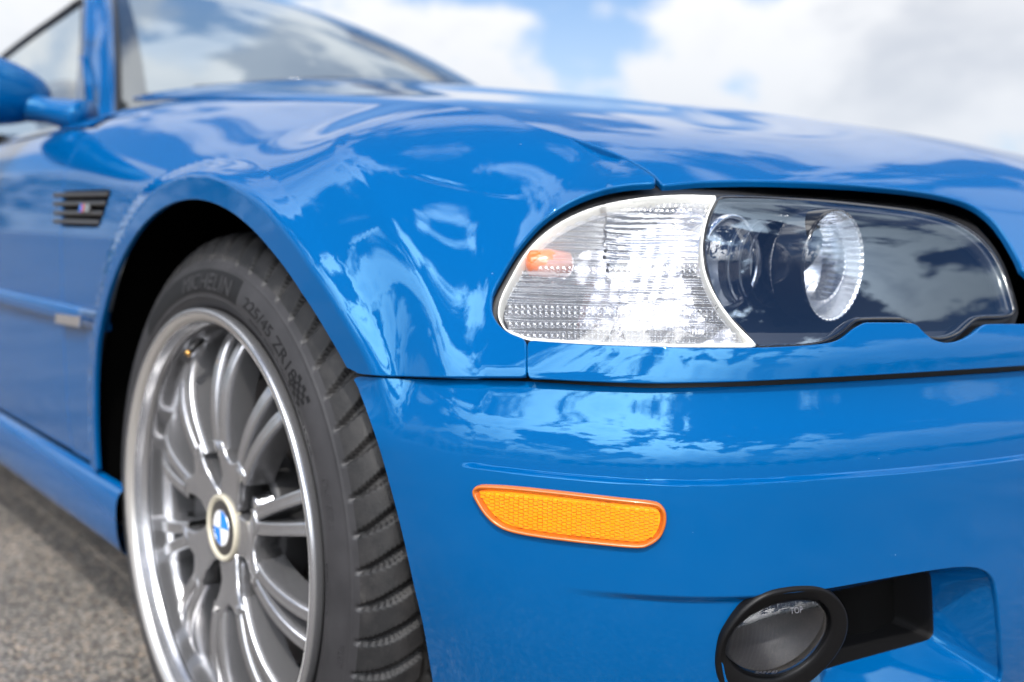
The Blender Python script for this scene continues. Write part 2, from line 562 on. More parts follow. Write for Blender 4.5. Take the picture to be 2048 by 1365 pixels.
ZD = [.20, .27, .34, .41, .48, .54, .60, .66, .715, .75, .785, .815, .838, .852, .862]
WD = [.806, .836, .850, .855, .857, .859, .860, .860, .857, .848, .828, .794, .750, .700, .646]
ZF = [.20, .27, .33, .39, .44, .48, .515, .545, .575, .61, .642, .672, .702, .735, .755]
STN = [
    side_station(-1.40, ZD, WD),
    side_station(-0.95, ZD, WD),
    side_station(-0.62, ZD, WD),
    side_station(-0.42, [.20, .27, .34, .41, .48, .54, .60, .66, .715, .748, .780, .808, .831, .847, .859],
                 [.806, .836, .850, .856, .859, .861, .862, .862, .858, .848, .826, .793, .750, .700, .646]),
    side_station(-0.24, [.20, .27, .34, .41, .48, .54, .60, .66, .705, .738, .768, .793, .813, .830, .843],
                 [.806, .836, .852, .860, .864, .866, .868, .868, .863, .850, .824, .789, .744, .693, .64]),
    side_station(-0.10, [.20, .27, .34, .41, .48, .54, .60, .652, .696, .724, .750, .774, .796, .817, .832],
                 [.81, .84, .858, .866, .869, .871, .872, .872, .868, .855, .826, .785, .737, .684, .63]),
    side_station(0.03, [.20, .27, .34, .41, .48, .54, .60, .648, .688, .714, .737, .759, .781, .803, .820],
                 [.815, .845, .861, .868, .870, .872, .873, .873, .869, .856, .826, .782, .730, .672, .615]),
    side_station(0.15, [.20, .27, .34, .41, .48, .54, .59, .63, .662, .69, .715, .738, .762, .787, .805],
                 [.815, .845, .861, .868, .870, .872, .873, .870, .862, .844, .813, .772, .723, .664, .61]),
    side_station(0.26, [.20, .27, .34, .41, .47, .52, .56, .595, .63, .662, .69, .715, .741, .766, .784],
                 [.805, .832, .850, .859, .861, .861, .857, .845, .824, .798, .768, .735, .698, .656, .60]),
    nose_station((.345, .850), 6, ZF[:9] + [.616, .652, .685, .717, .746, .766],
                 [.060, .040, .020, .006, .001, 0, .005, .016, .032, .054, .082, .117, .155, .200, .25]),
    nose_station((.418, .834), 18, ZF, [.055, .035, .017, .004, 0, 0, .006, .019, .032, .052, .078, .108, .146, .197, .25]),
    nose_station((.487, .796), 34, ZF[:12] + [.700, .728, .748], [.05, .03, .013, .003, 0, 0, .006, .018, .028, .045, .068, .095, .128, .180, .24]),
    nose_station((.548, .746), 48, ZF[:12] + [.698, .722, .745], [.045, .025, .010, .002, 0, 0, .005, .017, .024, .039, .058, .082, .112, .155, .22]),
    nose_station((.590, .685), 60, ZF[:12] + [.696, .716, .740], [.04, .02, .006, 0, 0, 0, .005, .017, .020, .035, .053, .076, .104, .145, .21]),
    nose_station((.624, .600), 70, ZF[:12] + [.695, .714, .737], [.035, .016, .004, 0, 0, 0, .005, .017, .019, .033, .050, .072, .100, .140, .20]),
    nose_station((.655, .480), 77, ZF[:12] + [.694, .712, .735], [.03, .012, .003, 0, 0, 0, .005, .017, .018, .031, .048, .069, .095, .135, .20]),
    nose_station((.682, .320), 83, ZF[:12] + [.694, .712, .735], [.03, .012, .003, 0, 0, 0, .005, .017, .018, .030, .046, .066, .092, .13, .20]),
    nose_station((.697, .160), 87, ZF[:12] + [.694, .712, .735], [.03, .012, .003, 0, 0, 0, .005, .017, .018, .030, .046, .066, .092, .13, .20]),
    nose_station((.702, .000), 90, ZF[:12] + [.694, .712, .735], [.03, .012, .003, 0, 0, 0, .005, .017, .018, .030, .046, .066, .092, .13, .20]),
]
SK = Spline2(np.array(STN, float))
AXZ, ARCH_R = 0.328, 0.359
ANG_T = np.radians([-60, -10, 5, 12, 24, 35, 42, 50, 60, 70, 90, 115, 135, 150, 165, 200, 260])
WB_T = np.array([.80, .808, .826, .838, .847, .856, .864, .871, .875, .876, .876, .876, .875, .873, .866, .852, .84])


DENT = None


def skin(u, v):
    p = SK(u, v); x, w, z = p[:, 0], -p[:, 1], p[:, 2]
    # flared band round the wheel arch
    rho = np.hypot(x, z - AXZ); ang = np.arctan2(z - AXZ, x); ang = np.where(ang < -1.2, ang + 2 * np.pi, ang)
    wb = np.interp(ang, ANG_T, WB_T)
    m = sm(math.radians(24), math.radians(34), ang) * sm(math.radians(215), math.radians(185), ang)
    # in front of the wheel the flare falls away as a cone and meets the fender in a soft valley
    kc = np.interp(ang, np.radians([10, 34, 60, 85]), [.80, .80, 1.02, 1.25])
    mc = sm(math.radians(22), math.radians(32), ang) * sm(math.radians(88), math.radians(62), ang) * (rho < .56)
    dip = 0.016 * np.exp(-((x - .385) / .095) ** 2 - ((z - .615) / .095) ** 2)
    wl_ = w - dip
    cone = wb - kc * (rho - .3835) - .008 * sm(.39, .45, rho) - 48.0 * np.maximum(0, rho - .443) ** 2
    h = 0.008 + 0.042 * sm(.390, .450, rho)
    mx_ = 0.5 * (wl_ + cone + np.sqrt((wl_ - cone) ** 2 + h * h))
    w = w * (1 - mc) + mx_ * mc
    b = sm(0.403, 0.381, rho) * m * (w > 0.70)
    w = w + (wb - w) * b
    # bumper: the skin above the rub line is set back a few millimetres, with a small ledge
    s = sm(10.02, 10.10, u)
    zc = 0.4790 + 0.0035 * sm(11.5, 14, u)
    back = 0.0064 * sm(zc - 0.0014, zc + 0.0014, z) * sm(0.556, 0.52, z) * s
    # lower crease running into the lamp opening: the skin below it is set back
    s2 = sm(11.0, 12.3, u) * sm(14.6, 13.9, u)
    zl = 0.392 - 0.0 * u
    back = back + 0.006 * sm(zl + 0.002, zl - 0.004, z) * s2
    # long shallow dimple on the fender above the lamp
    if DENT is not None:
        p0, p1 = DENT; q = np.stack([x, -w, z], 1) - p0; e = p1 - p0; t = np.clip(q @ e / (e @ e), 0, 1)
        dq = np.linalg.norm(q - t[:, None] * e, axis=1)
        dd = np.exp(-(dq / .0040) ** 2) * np.sin(np.pi * np.clip(t * .96 + .02, 0, 1)) ** .7
        w = w - .0013 * dd; z = z - .0012 * dd
    # panel curvature normal is close to sideways-and-up here; move along plan normal
    px, pw = np.interp(u, [0, 8, 9, 10, 11, 12, 13, 14, 15, 18], [0, 0, -.10, -.31, -.56, -.74, -.87, -.94, -.97, -1]), None
    nx = -px; nw = np.sqrt(np.maximum(0, 1 - nx * nx))
    x = x - nx * back; w = w - nw * back
    return np.stack([x, -w, z], 1)


SKIN = Surf(skin, 18, 14, 361, 281, 1)
DENT = SKIN(SKIN.from_px([(808, 345), (1032, 390)]))

# hood: height over the plan
HX = np.array([-.72, -.55, -.40, -.25, -.10, .05, .18, .30, .40, .48, .55, .61, .66, .71])
HW = np.array([-.84, -.70, -.56, -.42, -.30, -.20, -.10, 0, .10, .20, .30, .42, .56, .70, .84])
hl_x = [-.72, -.45, -.2, .023, .079, .203, .31, .397, .44, .50, .55, .60, .66, .71]
hl_z = [.868, .850, .828, .804, .797, .778, .755, .730, .709, .682, .643, .49, .27, .10]
hl_w = [.712, .702, .687, .673, .669, .661, .653, .647, .644, .640, .64, .64, .64, .64]
cz_x = [-.72, -.55, -.3, 0, .2, .4, .48, .55, .61, .66, .71]
cz_z = [.985, .950, .912, .866, .836, .796, .775, .748, .712, .668, .61]


def hood_z(x, w):
    aw = np.abs(w)
    ze, we, zc = np.interp(x, hl_x, hl_z), np.interp(x, hl_x, hl_w), np.interp(x, cz_x, cz_z)
    q = aw / we
    dome = 0.010 * (1 - sm(.24, .33, aw)) * sm(-.75, -.2, x)
    p = 2.0 + 0.9 * sm(.30, .58, x)
    z = ze + (zc - ze - 0.010 * sm(-.75, -.2, x)) * (1 - np.minimum(q, 1) ** p) - (q > 1) * (aw - we) * 0.45
    return z + dome


gx, gw = np.meshgrid(HX, HW, indexing='ij')
HS = Spline2(np.stack([gx, -gw, hood_z(gx, gw) + 0.0055], 2), 2)
HOOD = Surf(lambda u, v: HS(u, v), len(HX) - 1, len(HW) - 1, 180, 220, -1)


def seg(surf, pts, n=6, spl=True):
    """pixel polyline (2048 px wide photograph) laid on a surface"""
    p = catmull(pts, n) if spl else np.asarray(pts, float)
    return surf.from_px(p)


def uvline(a, b, n):
    t = np.linspace(0, 1, n)[:, None]
    return np.asarray(a, float) * (1 - t) + np.asarray(b, float) * t


def loop(*segs):
    p = np.vstack([np.asarray(s, float) for s in segs])
    k = np.r_[True, np.linalg.norm(np.diff(p, axis=0), axis=1) > 4e-3]
    p = p[k]
    if np.linalg.norm(p[0] - p[-1]) < 4e-3: p = p[:-1]
    return p


def uv_of(surf, target, guess):
    """uv of the surface point nearest to a 3D target"""
    uv = np.array(guess, float)
    for _ in range(30):
        p = surf(uv[None])[0]; e = 1e-3
        du = (surf((uv + [e, 0])[None])[0] - p) / e; dv = (surf((uv + [0, e])[None])[0] - p) / e
        A = np.stack([du, dv], 1); st = np.linalg.lstsq(A, np.asarray(target) - p, rcond=None)[0]
        uv = np.clip(uv + np.clip(st, -.5, .5), 0, [surf.u1, surf.v1])
    return uv


def arch_uv(a0, a1, n, R=ARCH_R):
    """points of the arch edge (a cylinder round the axle) on the skin, by angle in degrees"""
    out = []; g = None
    for a in np.linspace(a0, a1, n):
        x, z = R * math.cos(math.radians(a)), AXZ + R * math.sin(math.radians(a))
        if g is None: g = np.array([np.interp(x, [-1.4, -.95, -.62, -.42, -.24, -.1, .03, .15, .26, .345, .418], np.arange(11)), np.interp(z, ZD, np.arange(15))])
        for _ in range(25):
            p = skin(g[None, 0], g[None, 1])[0]; e = 1e-3
            du = (skin(g[None, 0] + e, g[None, 1])[0] - p) / e; dv = (skin(g[None, 0], g[None, 1] + e)[0] - p) / e
            A = np.array([[du[0], dv[0]], [du[2], dv[2]]]); st = np.linalg.lstsq(A, np.array([x - p[0], z - p[2]]), rcond=None)[0]
            g = np.clip(g + np.clip(st, -.4, .4), 0, [18, 14])
        out.append(g.copy())
    return np.array(out)


# ------------------------------------------------------------------ ground
def ground():
    r = [0, .5, 1, 1.5, 2, 3, 5, 9, 16, 40, 120, 500, 2000]
    seg_ = 48; v = [(0, 0, 0)]; f = []
    for q in r[1:]:
        for k in range(seg_):
            a = 2 * math.pi * k / seg_; v.append((q * math.cos(a), q * math.sin(a), 0))
    for k in range(seg_): f.append((0, 1 + k, 1 + (k + 1) % seg_))
    for i in range(len(r) - 2):
        for k in range(seg_):
            a = 1 + i * seg_ + k; b = 1 + i * seg_ + (k + 1) % seg_
            f.append((a, a + seg_, b + seg_, b))
    m = mat('asphalt', (0.08, 0.075, 0.07), 0.85, spec=0.3)
    n, l, b = nodes(m)
    t = n.new('ShaderNodeTexCoord')
    vo = n.new('ShaderNodeTexVoronoi'); vo.inputs['Scale'].default_value = 150; l.new(t.outputs['Object'], vo.inputs['Vector'])
    stone = ramp(m, vo.outputs['Color'], [(0.0, (0.12, 0.118, 0.115)), (0.40, (0.24, 0.23, 0.22)), (0.72, (0.38, 0.35, 0.31)), (0.90, (0.58, 0.46, 0.35)), (1.0, (0.80, 0.75, 0.68))])
    tar = ramp(m, vo.outputs['Distance'], [(0.25, (1, 1, 1)), (0.65, (0.33, 0.32, 0.32))])
    mul = n.new('ShaderNodeMix'); mul.data_type = 'RGBA'; mul.blend_type = 'MULTIPLY'; mul.inputs[0].default_value = 1
    l.new(stone, mul.inputs[6]); l.new(tar, mul.inputs[7])
    big = ramp(m, noise(m, 2.2, 5, 0.6), [(0.35, (0.58, 0.58, 0.58)), (0.68, (1.10, 1.07, 1.04))])
    mu2 = n.new('ShaderNodeMix'); mu2.data_type = 'RGBA'; mu2.blend_type = 'MULTIPLY'; mu2.inputs[0].default_value = 1
    l.new(mul.outputs[2], mu2.inputs[6]); l.new(big, mu2.inputs[7]); l.new(mu2.outputs[2], b.inputs['Base Color'])
    inv = n.new('ShaderNodeMath'); inv.operation = 'SUBTRACT'; inv.inputs[0].default_value = 1; l.new(vo.outputs['Distance'], inv.inputs[1])
    bump(m, inv.outputs[0], 0.6, 0.005)
    o = mk('ground', v, f, 'asphalt', smooth=False)
    o['kind'] = 'structure'; o['label'] = 'worn grey brown asphalt with pale stone chips under the blue car'; o['category'] = 'ground'
    return o


ground()

def treeline():
    rg = np.random.default_rng(5); V = []; Fq = []
    n = 150
    for k in range(n):
        a = 2 * math.pi * (k + rg.uniform(-.4, .4)) / n; d = rg.uniform(52, 66)
        back = abs((math.degrees(a) - 139.5 + 180) % 360 - 180) < 52          # behind the car: lower scrub
        side_ = -185 < ((math.degrees(a) + 180) % 360 - 180) < -70 or ((math.degrees(a) + 180) % 360 - 180) > 168
        h = rg.uniform(2.6, 4.2) if back else (rg.uniform(8, 13) if side_ else rg.uniform(3.5, 6.0))
        r = rg.uniform(1.9, 3.2)
        c = np.array([d * math.cos(a), d * math.sin(a), h * .52])
        m_ = 240
        t = rg.normal(size=(m_, 3)); t /= np.linalg.norm(t, axis=1, keepdims=True)
        p = c + t * np.array([r, r, h * .5]) * rg.uniform(.45, 1.0, (m_, 1))
        s = rg.uniform(.10, .26, m_)
        e1 = rg.normal(size=(m_, 3)); e1 /= np.linalg.norm(e1, axis=1, keepdims=True)
        e2 = np.cross(e1, t); e2 /= np.maximum(np.linalg.norm(e2, axis=1, keepdims=True), 1e-6)
        for q in range(m_):
            b = len(V)
            V += [p[q] - e1[q] * s[q] - e2[q] * s[q], p[q] + e1[q] * s[q] - e2[q] * s[q], p[q] + e1[q] * s[q] + e2[q] * s[q], p[q] - e1[q] * s[q] + e2[q] * s[q]]
            Fq.append((b, b + 1, b + 2, b + 3))
    m = mat('leaves', (0.035, 0.06, 0.022), .7)
    o = mk('distant_wood', V, Fq, 'leaves', smooth=False)
    o['kind'] = 'stuff'; o['label'] = 'far belt of dark green trees round the car park'; o['category'] = 'trees'


treeline()

# ------------------------------------------------------------------ the car
car = empty('car', (0, 0, 0))
car['label'] = 'glossy bright blue two-door car with silver spoked wheel, clear corner lamp and amber reflector'
car['category'] = 'car'
US, VS = np.arange(0, 18.001, 0.10), np.arange(0, 14.001, 0.14)

# front fender
A_LOW = [(709, 742), (716, 746), (735, 748.5), (780, 750), (860, 752), (950, 752), (1030, 752)]
A_CORN = [(1040, 752), (1047, 750), (1049.5, 744)]
A_RIGHT = [(1049.5, 740), (1049.5, 715), (1049, 690), (1046, 681)]
A_LAMP = [(1040, 676.5), (1018.6, 668), (1004, 659), (992, 646), (984, 632), (980.5, 616), (982, 592), (989, 573), (998, 556), (1018.6, 518.7), (1045, 480.6), (1083, 439.6), (1130, 407),
          (1182.7, 384), (1241, 369.5), (1290, 365), (1303, 364), (1308, 361), (1307, 355)]
A_HOOD = [(1303, 352), (1286, 340), (1240, 315), (1170, 288.5), (1120, 272)]
low = seg(SKIN, A_LOW); corn = seg(SKIN, A_CORN, 4); right = seg(SKIN, A_RIGHT, 5); lamp = seg(SKIN, A_LAMP, 4); hood_e = seg(SKIN, A_HOOD, 8)
EW_X = [-.72, -.45, -.2, -.05, .04, .12, .20, .28, .36]
EW_W = [.712, .702, .687, .671, .661, .652, .645, .640, .6375]


def uv_xy(surf, x, y, guess):
    # uv of the surface point that lies at (x, y) in plan
    g = np.array(guess, float)
    for _ in range(40):
        p = surf(g[None])[0]; e = 1e-3
        du = (surf((g + [e, 0])[None])[0] - p) / e; dv = (surf((g + [0, e])[None])[0] - p) / e
        st = np.linalg.lstsq(np.array([[du[0], dv[0]], [du[1], dv[1]]]), np.array([x - p[0], y - p[1]]), rcond=None)[0]
        g = np.clip(g + np.clip(st, -.3, .3), 0, [surf.u1, surf.v1])
    return g


def edge_w(x): return float(np.interp(x, EW_X, EW_W))
ends = [uv_xy(SKIN, t, -edge_w(t) - .0026, (g, 12.8)) for t, g in ((.29, 8.4), (.20, 7.5), (.12, 6.8), (.04, 6.1), (-.05, 5.4), (-.16, 4.6), (-.28, 3.8), (-.44, 2.9), (-.60, 2.2))]
back_top = catmull([hood_e[-1]] + ends, 6)[1:]
XDOOR = 2.60                                                        # station of the door shut line (x = -0.50)
door_u = uv_of(SKIN, (-.50, -.86, .6), (2.5, 6))[0]
tail_top = np.array([[ends[-1][0], 11.6], [door_u, 11.6]])
v32 = uv_of(SKIN, (-.4, -.86, .322), (3, 2))[1]
rear = uvline((door_u, 11.6), (door_u, v32), 40)
arc = arch_uv(181, 36.5, 120)
bot = uvline((door_u, v32), (arc[0][0], v32), 12)
fender_outline = loop(low, corn, right, lamp, hood_e, back_top, tail_top, rear, bot, arc)
V_PX = [(112, 384), (118, 381.5), (160, 380), (214, 378), (220, 381), (221, 388), (200, 450), (194, 456), (186, 457.5), (120, 455.5), (113, 453), (111, 446)]
vent_hole = loop(SKIN.from_px(catmull(V_PX, 3, closed=True)))
V, F, N = panel_mesh(SKIN, fender_outline, np.unique(np.r_[US, np.arange(7.9, 9.6, .03)]), np.unique(np.r_[VS, np.arange(10.2, 11.6, .045)]), holes=[vent_hole], margin=.8)
fender = mk('front_fender', V, F, 'blue_paint', car, normals=N)
M3_ = np.array([1, -1, 1.0])
mk('front_fender', V * M3_, [f[::-1] for f in F], 'blue_paint', car, normals=N * M3_)

# hood
H_FRONT = [(1322, 364), (1327, 368), (1340, 367.5), (1370, 364.5), (1410, 361.5), (1501, 359.5), (1611, 362.5), (1721, 369.5), (1831, 381), (1904, 395), (1952, 413), (1989, 442), (2014, 475), (2036, 513), (2048, 540)]
H_EDGE = [(1120, 267), (1170, 283), (1240, 309), (1290, 336), (1312, 352)]
hf = seg(HOOD, H_FRONT, 5); he = seg(HOOD, H_EDGE, 6)
def huv(x, w): return uv_of(HOOD, (x, -w, hood_z(np.array(x), np.array(w))), (np.interp(x, HX, np.arange(len(HX))), np.interp(w, HW, np.arange(len(HW)))))
h_back = np.array([huv(*q) for q in tuple((x, edge_w(x) - .0026) for x in (-.64, -.44, -.28, -.16, -.05, .04, .12, .20, .28))])
hb = catmull(np.vstack([h_back, he[:1]]), 5)[:-1]
nose = np.array([huv(*q) for q in ((.655, .325), (.668, .25), (.672, .12), (.673, 0.0))])
nose = catmull(np.vstack([hf[-1:], nose]), 5)[1:]
half = loop(hb, he, hf, nose)
cen = len(HW) - 1
other = half[::-1].copy(); other[:, 1] = cen - other[:, 1]
cowl = catmull(np.array([huv(*q) for q in ((-.64, -.704), (-.61, -.5), (-.575, -.25), (-.565, 0), (-.575, .25), (-.61, .5), (-.64, .704))]), 6)[1:-1]
hood_outline = loop(half, other[1:], cowl)
V, F, N = panel_mesh(HOOD, hood_outline, np.arange(0, 13.01, .12), np.arange(0, 14.01, .12), edge=EDGE)
mk('hood', V, F, 'blue_paint', car, normals=N)

# front bumper
B_TOP = [(708, 760), (714, 756.5), (730, 756), (780, 758), (860, 760), (950, 761), (1050, 764), (1180, 772), (1300, 777.5), (1400, 776.5), (1500, 774), (1700, 764.5), (1900, 753), (2048, 743)]
g0 = seg(SKIN, B_TOP, 2); g3 = SKIN(g0)
gu, gz = np.r_[g0[:, 0], 18], np.r_[g3[:, 2], g3[-1, 2]]
go = np.argsort(gu); gu, gz = gu[go], gz[go]


def bumper_skin(u, v):
    # the bumper's upper edge rolls in towards the gap under the lamps
    p = skin(u, v); zg = np.interp(u, gu, gz); t = np.clip((p[:, 2] - (zg - .060)) / .060, 0, 1.15)
    o = .0125 * t ** 2.2 * (.35 + .65 * sm(8.6, 9.8, u))
    nx = np.interp(u, [0, 8, 9, 10, 11, 12, 13, 14, 15, 18], [0, 0, .10, .31, .56, .74, .87, .94, .97, 1]); nw = np.sqrt(np.maximum(0, 1 - nx * nx))
    p = p.copy(); p[:, 0] -= nx * o; p[:, 1] += nw * o
    return p


BSKIN = Surf(bumper_skin, 18, 14, 361, 281, 1)
bt = seg(BSKIN, B_TOP, 6)
vtop = bt[-1][1]
top_c = uvline(bt[-1], (18, vtop), 14)[1:]
bc = uvline((18, vtop), (18, 0.4), 20)[1:]
bb = uvline((18, 0.4), (9.75, 0.4), 60)[1:]
B_ARCH = [(866, 1365), (848, 1258), (829, 1175), (808, 1080), (784, 985), (758, 893), (735, 825), (716, 775)]
ba = seg(BSKIN, B_ARCH, 6)
blow = uvline(bb[-1], ba[0], 6)[1:-1]
# lamp opening
O_PX = [(1500, 1200), (1560, 1188), (1640, 1179), (1760, 1158), (1870, 1139), (1930, 1133), (1965, 1138), (1987, 1156), (1996, 1190), (2002, 1250), (2006, 1320), (2006, 1350), (1990, 1372), (1900, 1395), (1760, 1425), (1640, 1440), (1520, 1412), (1466, 1385), (1446, 1335), (1450, 1272), (1466, 1228)]
opening = loop(SKIN.from_px(catmull(O_PX, 4, closed=True)))
bump_outline = loop(bt, top_c, bc, bb, blow, ba)
vs_b = np.unique(np.r_[np.arange(.4, 9, .14), np.arange(4.88, 5.2, .02), np.arange(2.85, 3.2, .05)])
V, F, N = panel_mesh(BSKIN, bump_outline, US, vs_b, holes=[opening], margin=1.0)
V, F, N = mirrored(V, F, N)
bumper = mk('front_bumper', V, F, 'blue_paint', car, normals=N)

# filler strip under the lamps
S_BOT = [(1056.5, 744), (1059, 752), (1066, 755), (1100, 756.5), (1180, 761), (1300, 764.5), (1400, 763.5), (1500, 760.5), (1700, 751), (1900, 739.5), (2048, 730)]
S_TOP = [(2048, 650), (1985, 650), (1968, 653), (1950, 668), (1925, 682), (1895, 688), (1866, 680), (1846, 664), (1834, 652), (1822, 648), (1800, 647), (1740, 647), (1726, 650), (1708, 661), (1690, 676), (1668, 686), (1630, 692), (1570, 696), (1500, 698), (1400, 698), (1200, 692), (1100, 685.5), (1068, 682.5)]
sb = seg(SKIN, S_BOT, 6); st_ = seg(SKIN, S_TOP, 5)
sc_b = uvline(sb[-1], (15.9, sb[-1][1]), 6)[1:]
sc_t = uvline((15.9, st_[0][1]), st_[0], 6)[:-1]
s_end = SKIN.from_px(catmull([(1060, 684), (1056.5, 690), (1056, 715), (1056, 740)], 4))
strip_outline = loop(sb, sc_b, sc_t, st_, s_end)
V, F, N = panel_mesh(SKIN, strip_outline, US, np.arange(6, 11, .10))
mk('headlamp_filler_strip', V, F, 'blue_paint', car, normals=N)

# dark backing behind the panel gaps
uu, vv = np.arange(9.2, 18.01, .2), np.arange(6.2, 12.6, .2)
def backing(u0, u1, v0, v1, off, name, material='black_void', nu=30, nv=20):
    U, Vg = np.meshgrid(np.linspace(u0, u1, nu), np.linspace(v0, v1, nv), indexing='ij')
    uv = np.stack([U.ravel(), Vg.ravel()], 1)
    return SKIN(uv) + SKIN.normal(uv) * off, grid_faces(nu, nv)
bk1 = backing(8.95, 17.5, 6.4, 8.6, -.019, 'gap')
mk('bumper_seal', *bk1, 'black_trim', car)
bk2 = backing(9.9, 10.9, 7.2, 9.6, -.016, 'gap', nu=8)
mk('shut_gap_seal', *bk2, 'black_trim', car)
U_, W_ = np.meshgrid(np.linspace(.47, -.5, 40), np.linspace(-.016, .016, 5), indexing='ij')
gp = np.stack([U_.ravel(), -(np.interp(U_.ravel(), EW_X + [.44], EW_W + [.647]) + W_.ravel()), np.interp(U_.ravel(), hl_x, hl_z) - W_.ravel() * .4 - .016], 1)
mk('hood_gap_seal', gp, grid_faces(40, 5, flip=True), 'black_trim', car)

# nose between the lamps with the two grilles
def rect_uv(u0, u1, v0, v1, r=.25, n=6):
    out = []
    for cu, cv, a in ((u1 - r, v0 + r, -90), (u1 - r, v1 - r, 0), (u0 + r, v1 - r, 90), (u0 + r, v0 + r, 180)):
        for k in np.linspace(0, 90, n): out.append((cu + r * math.cos(math.radians(a + k)), cv + r * math.sin(math.radians(a + k))))
    return np.array(out)
vlo = sb[-1][1]
kid = rect_uv(16.35, 17.72, vlo + .35, 10.35, .3)
nose_out = loop(uvline((15.93, vlo), (18, vlo), 30), uvline((18, vlo), (18, 11.3), 20), uvline((18, 11.3), (15.93, 11.0), 30), uvline((15.93, 11.0), (15.93, vlo), 20))
V, F, N = panel_mesh(SKIN, nose_out, US, VS, holes=[kid], off=-.001)
V, F, N = mirrored(V, F, N)
mk('nose_panel', V, F, 'blue_paint', car, normals=N)
for sg in (1, -1):
    gr = empty('kidney_grille', (0, 0, 0), car)
    K = SKIN(kid); Kn = SKIN.normal(kid)
    Mx = np.array([1, sg, 1.0])
    V, F = tube((K + Kn * .003) * Mx, .006, 8, closed=True); mk('grille_frame', V, F, 'chrome', gr)
    V = np.vstack([(K - Kn * .04) * Mx, ((K - Kn * .04).mean(0) * Mx)[None]]); nk = len(K)
    mk('grille_backing', V, [(i, (i + 1) % nk, nk) for i in range(nk)], 'black_void', gr)
    for uu_ in np.linspace(16.47, 17.6, 9):
        q = np.stack([np.full(12, uu_), np.linspace(vlo + .38, 10.3, 12)], 1); p = SKIN(q) - SKIN.normal(q) * .002; p2 = SKIN(q) - SKIN.normal(q) * .022
        sh = np.array([0, .0018, 0])
        V = np.stack([p2 - sh, p - sh, p + sh, p2 + sh], 1).reshape(-1, 3) * Mx
        mk('grille_slat', V, grid_faces(12, 4), 'black_gloss', gr)

# ------------------------------------------------------------------ front wheel
RW = 0.862                                                     # outer plane of the rim


def lathe(profile, nth=128, c=(0, AXZ), a0=0.0, a1=2 * np.pi):
    """profile rows (r, w) spun round the axle"""
    pr = np.asarray(profile, float); closed = abs(a1 - a0 - 2 * np.pi) < 1e-6
    th = np.linspace(a0, a1, nth, endpoint=not closed)
    V = np.stack([c[0] + np.cos(th)[:, None] * pr[None, :, 0], np.broadcast_to(-pr[None, :, 1], (nth, len(pr))), c[1] + np.sin(th)[:, None] * pr[None, :, 0]], 2)
    return V.reshape(-1, 3), grid_faces(nth, len(pr), closed_u=closed, flip=True)


wheel = empty('front_wheel', (0, 0, 0), car)
# tyre
TP = catmull([(.222, .838), (.233, .843), (.2415, .846), (.2445, .8495), (.250, .8530), (.257, .8555), (.265, .8560), (.275, .8540), (.285, .8505), (.294, .8465), (.302, .8425),
              (.310, .8375), (.3175, .8310), (.3230, .8225), (.3263, .8110), (.3280, .7900), (.3286, .7550), (.3282, .7150), (.327, .690), (.322, .668), (.310, .652), (.290, .645), (.265, .644), (.240, .650), (.225, .66)], 9)
TPL = np.r_[0, np.cumsum(np.linalg.norm(np.diff(TP, axis=0), axis=1))]
tp = TP
NG = 58; nth = NG * 16
th = np.linspace(0, 2 * np.pi, nth, endpoint=False)
R_, W__ = tp[:, 0], tp[:, 1]
nr, nw_ = np.gradient(W__, TPL), -np.gradient(R_, TPL)            # outward normal in (r, w)
sgn = np.sign(nr[len(nr) // 2]); nr, nw_ = nr * -1, nw_ * -1
if nr[np.argmax(R_)] < 0: nr, nw_ = -nr, -nw_
T, Rg = np.meshgrid(th, np.arange(len(tp)), indexing='ij')
ww, rr = W__[Rg], R_[Rg]
dep = np.zeros_like(ww)
tread = sm(.300, .316, rr)
for wc_, hw_, dd_ in ((.790, .0035, .007), (.750, .0050, .007), (.710, .0050, .007)):
    dep += dd_ * sm(hw_ + .0012, hw_ - .0012, np.abs(ww - wc_)) * tread
arc_s = TPL[Rg] - TPL[np.argmin(np.abs(TP[:100, 0] - .291))]
sfrac = np.clip(arc_s / .060, 0, 1.2)
jit = .10 * np.sin(np.arange(NG) * 12.9898) 
gi = T * NG / (2 * np.pi)
g = gi - 0.75 * sfrac ** 1.25
ph = np.abs((g + .5) % 1 - .5)
wid = .034 + .096 * np.clip(sfrac * 1.6, 0, 1)
lat = sm(wid + .030, wid - .015, ph) * sm(-.001, .010, arc_s) * (ww > .788)
dep = np.maximum(dep, .0068 * lat)
g2 = T * NG / (2 * np.pi) * 1.0 + 8 * (.77 - ww)
lat2 = sm(.10, .06, np.abs((g2 + .5) % 1 - .5)) * (ww < .786) * sm(.655, .67, ww) * tread * (np.abs(ww - .745) > .02)
dep = np.maximum(dep, .005 * lat2)
# small sidewall steps: circle ridge near the bead and a band below the shoulder
ridge = .0007 * np.exp(-((rr - .2555) / .0010) ** 2) * (ww > .8) + .0006 * np.exp(-((rr - .2885) / .0012) ** 2) * (ww > .8)
rad = rr + nr[Rg] * (ridge - dep); axl = ww + nw_[Rg] * (ridge - dep)
V = np.stack([np.cos(T) * rad, -axl, AXZ + np.sin(T) * rad], 2).reshape(-1, 3)
V[:, 2] = np.maximum(V[:, 2], 0.001)
F = grid_faces(nth, len(tp), closed_u=True, flip=True)
fm = []
side = ((rr[0] < .296) & (ww[0] > .8))
for i in range(nth):
    fm += [1 if side[j] else 0 for j in range(len(tp) - 1)]
mk('tyre', V, F, None, wheel, mats=['tyre_rubber', 'sidewall_rubber'], fmat=fm)
_r, _w = TP[:110, 0], TP[:110, 1]
def wall_w(r): return np.interp(r, _r[:100], _w[:100])


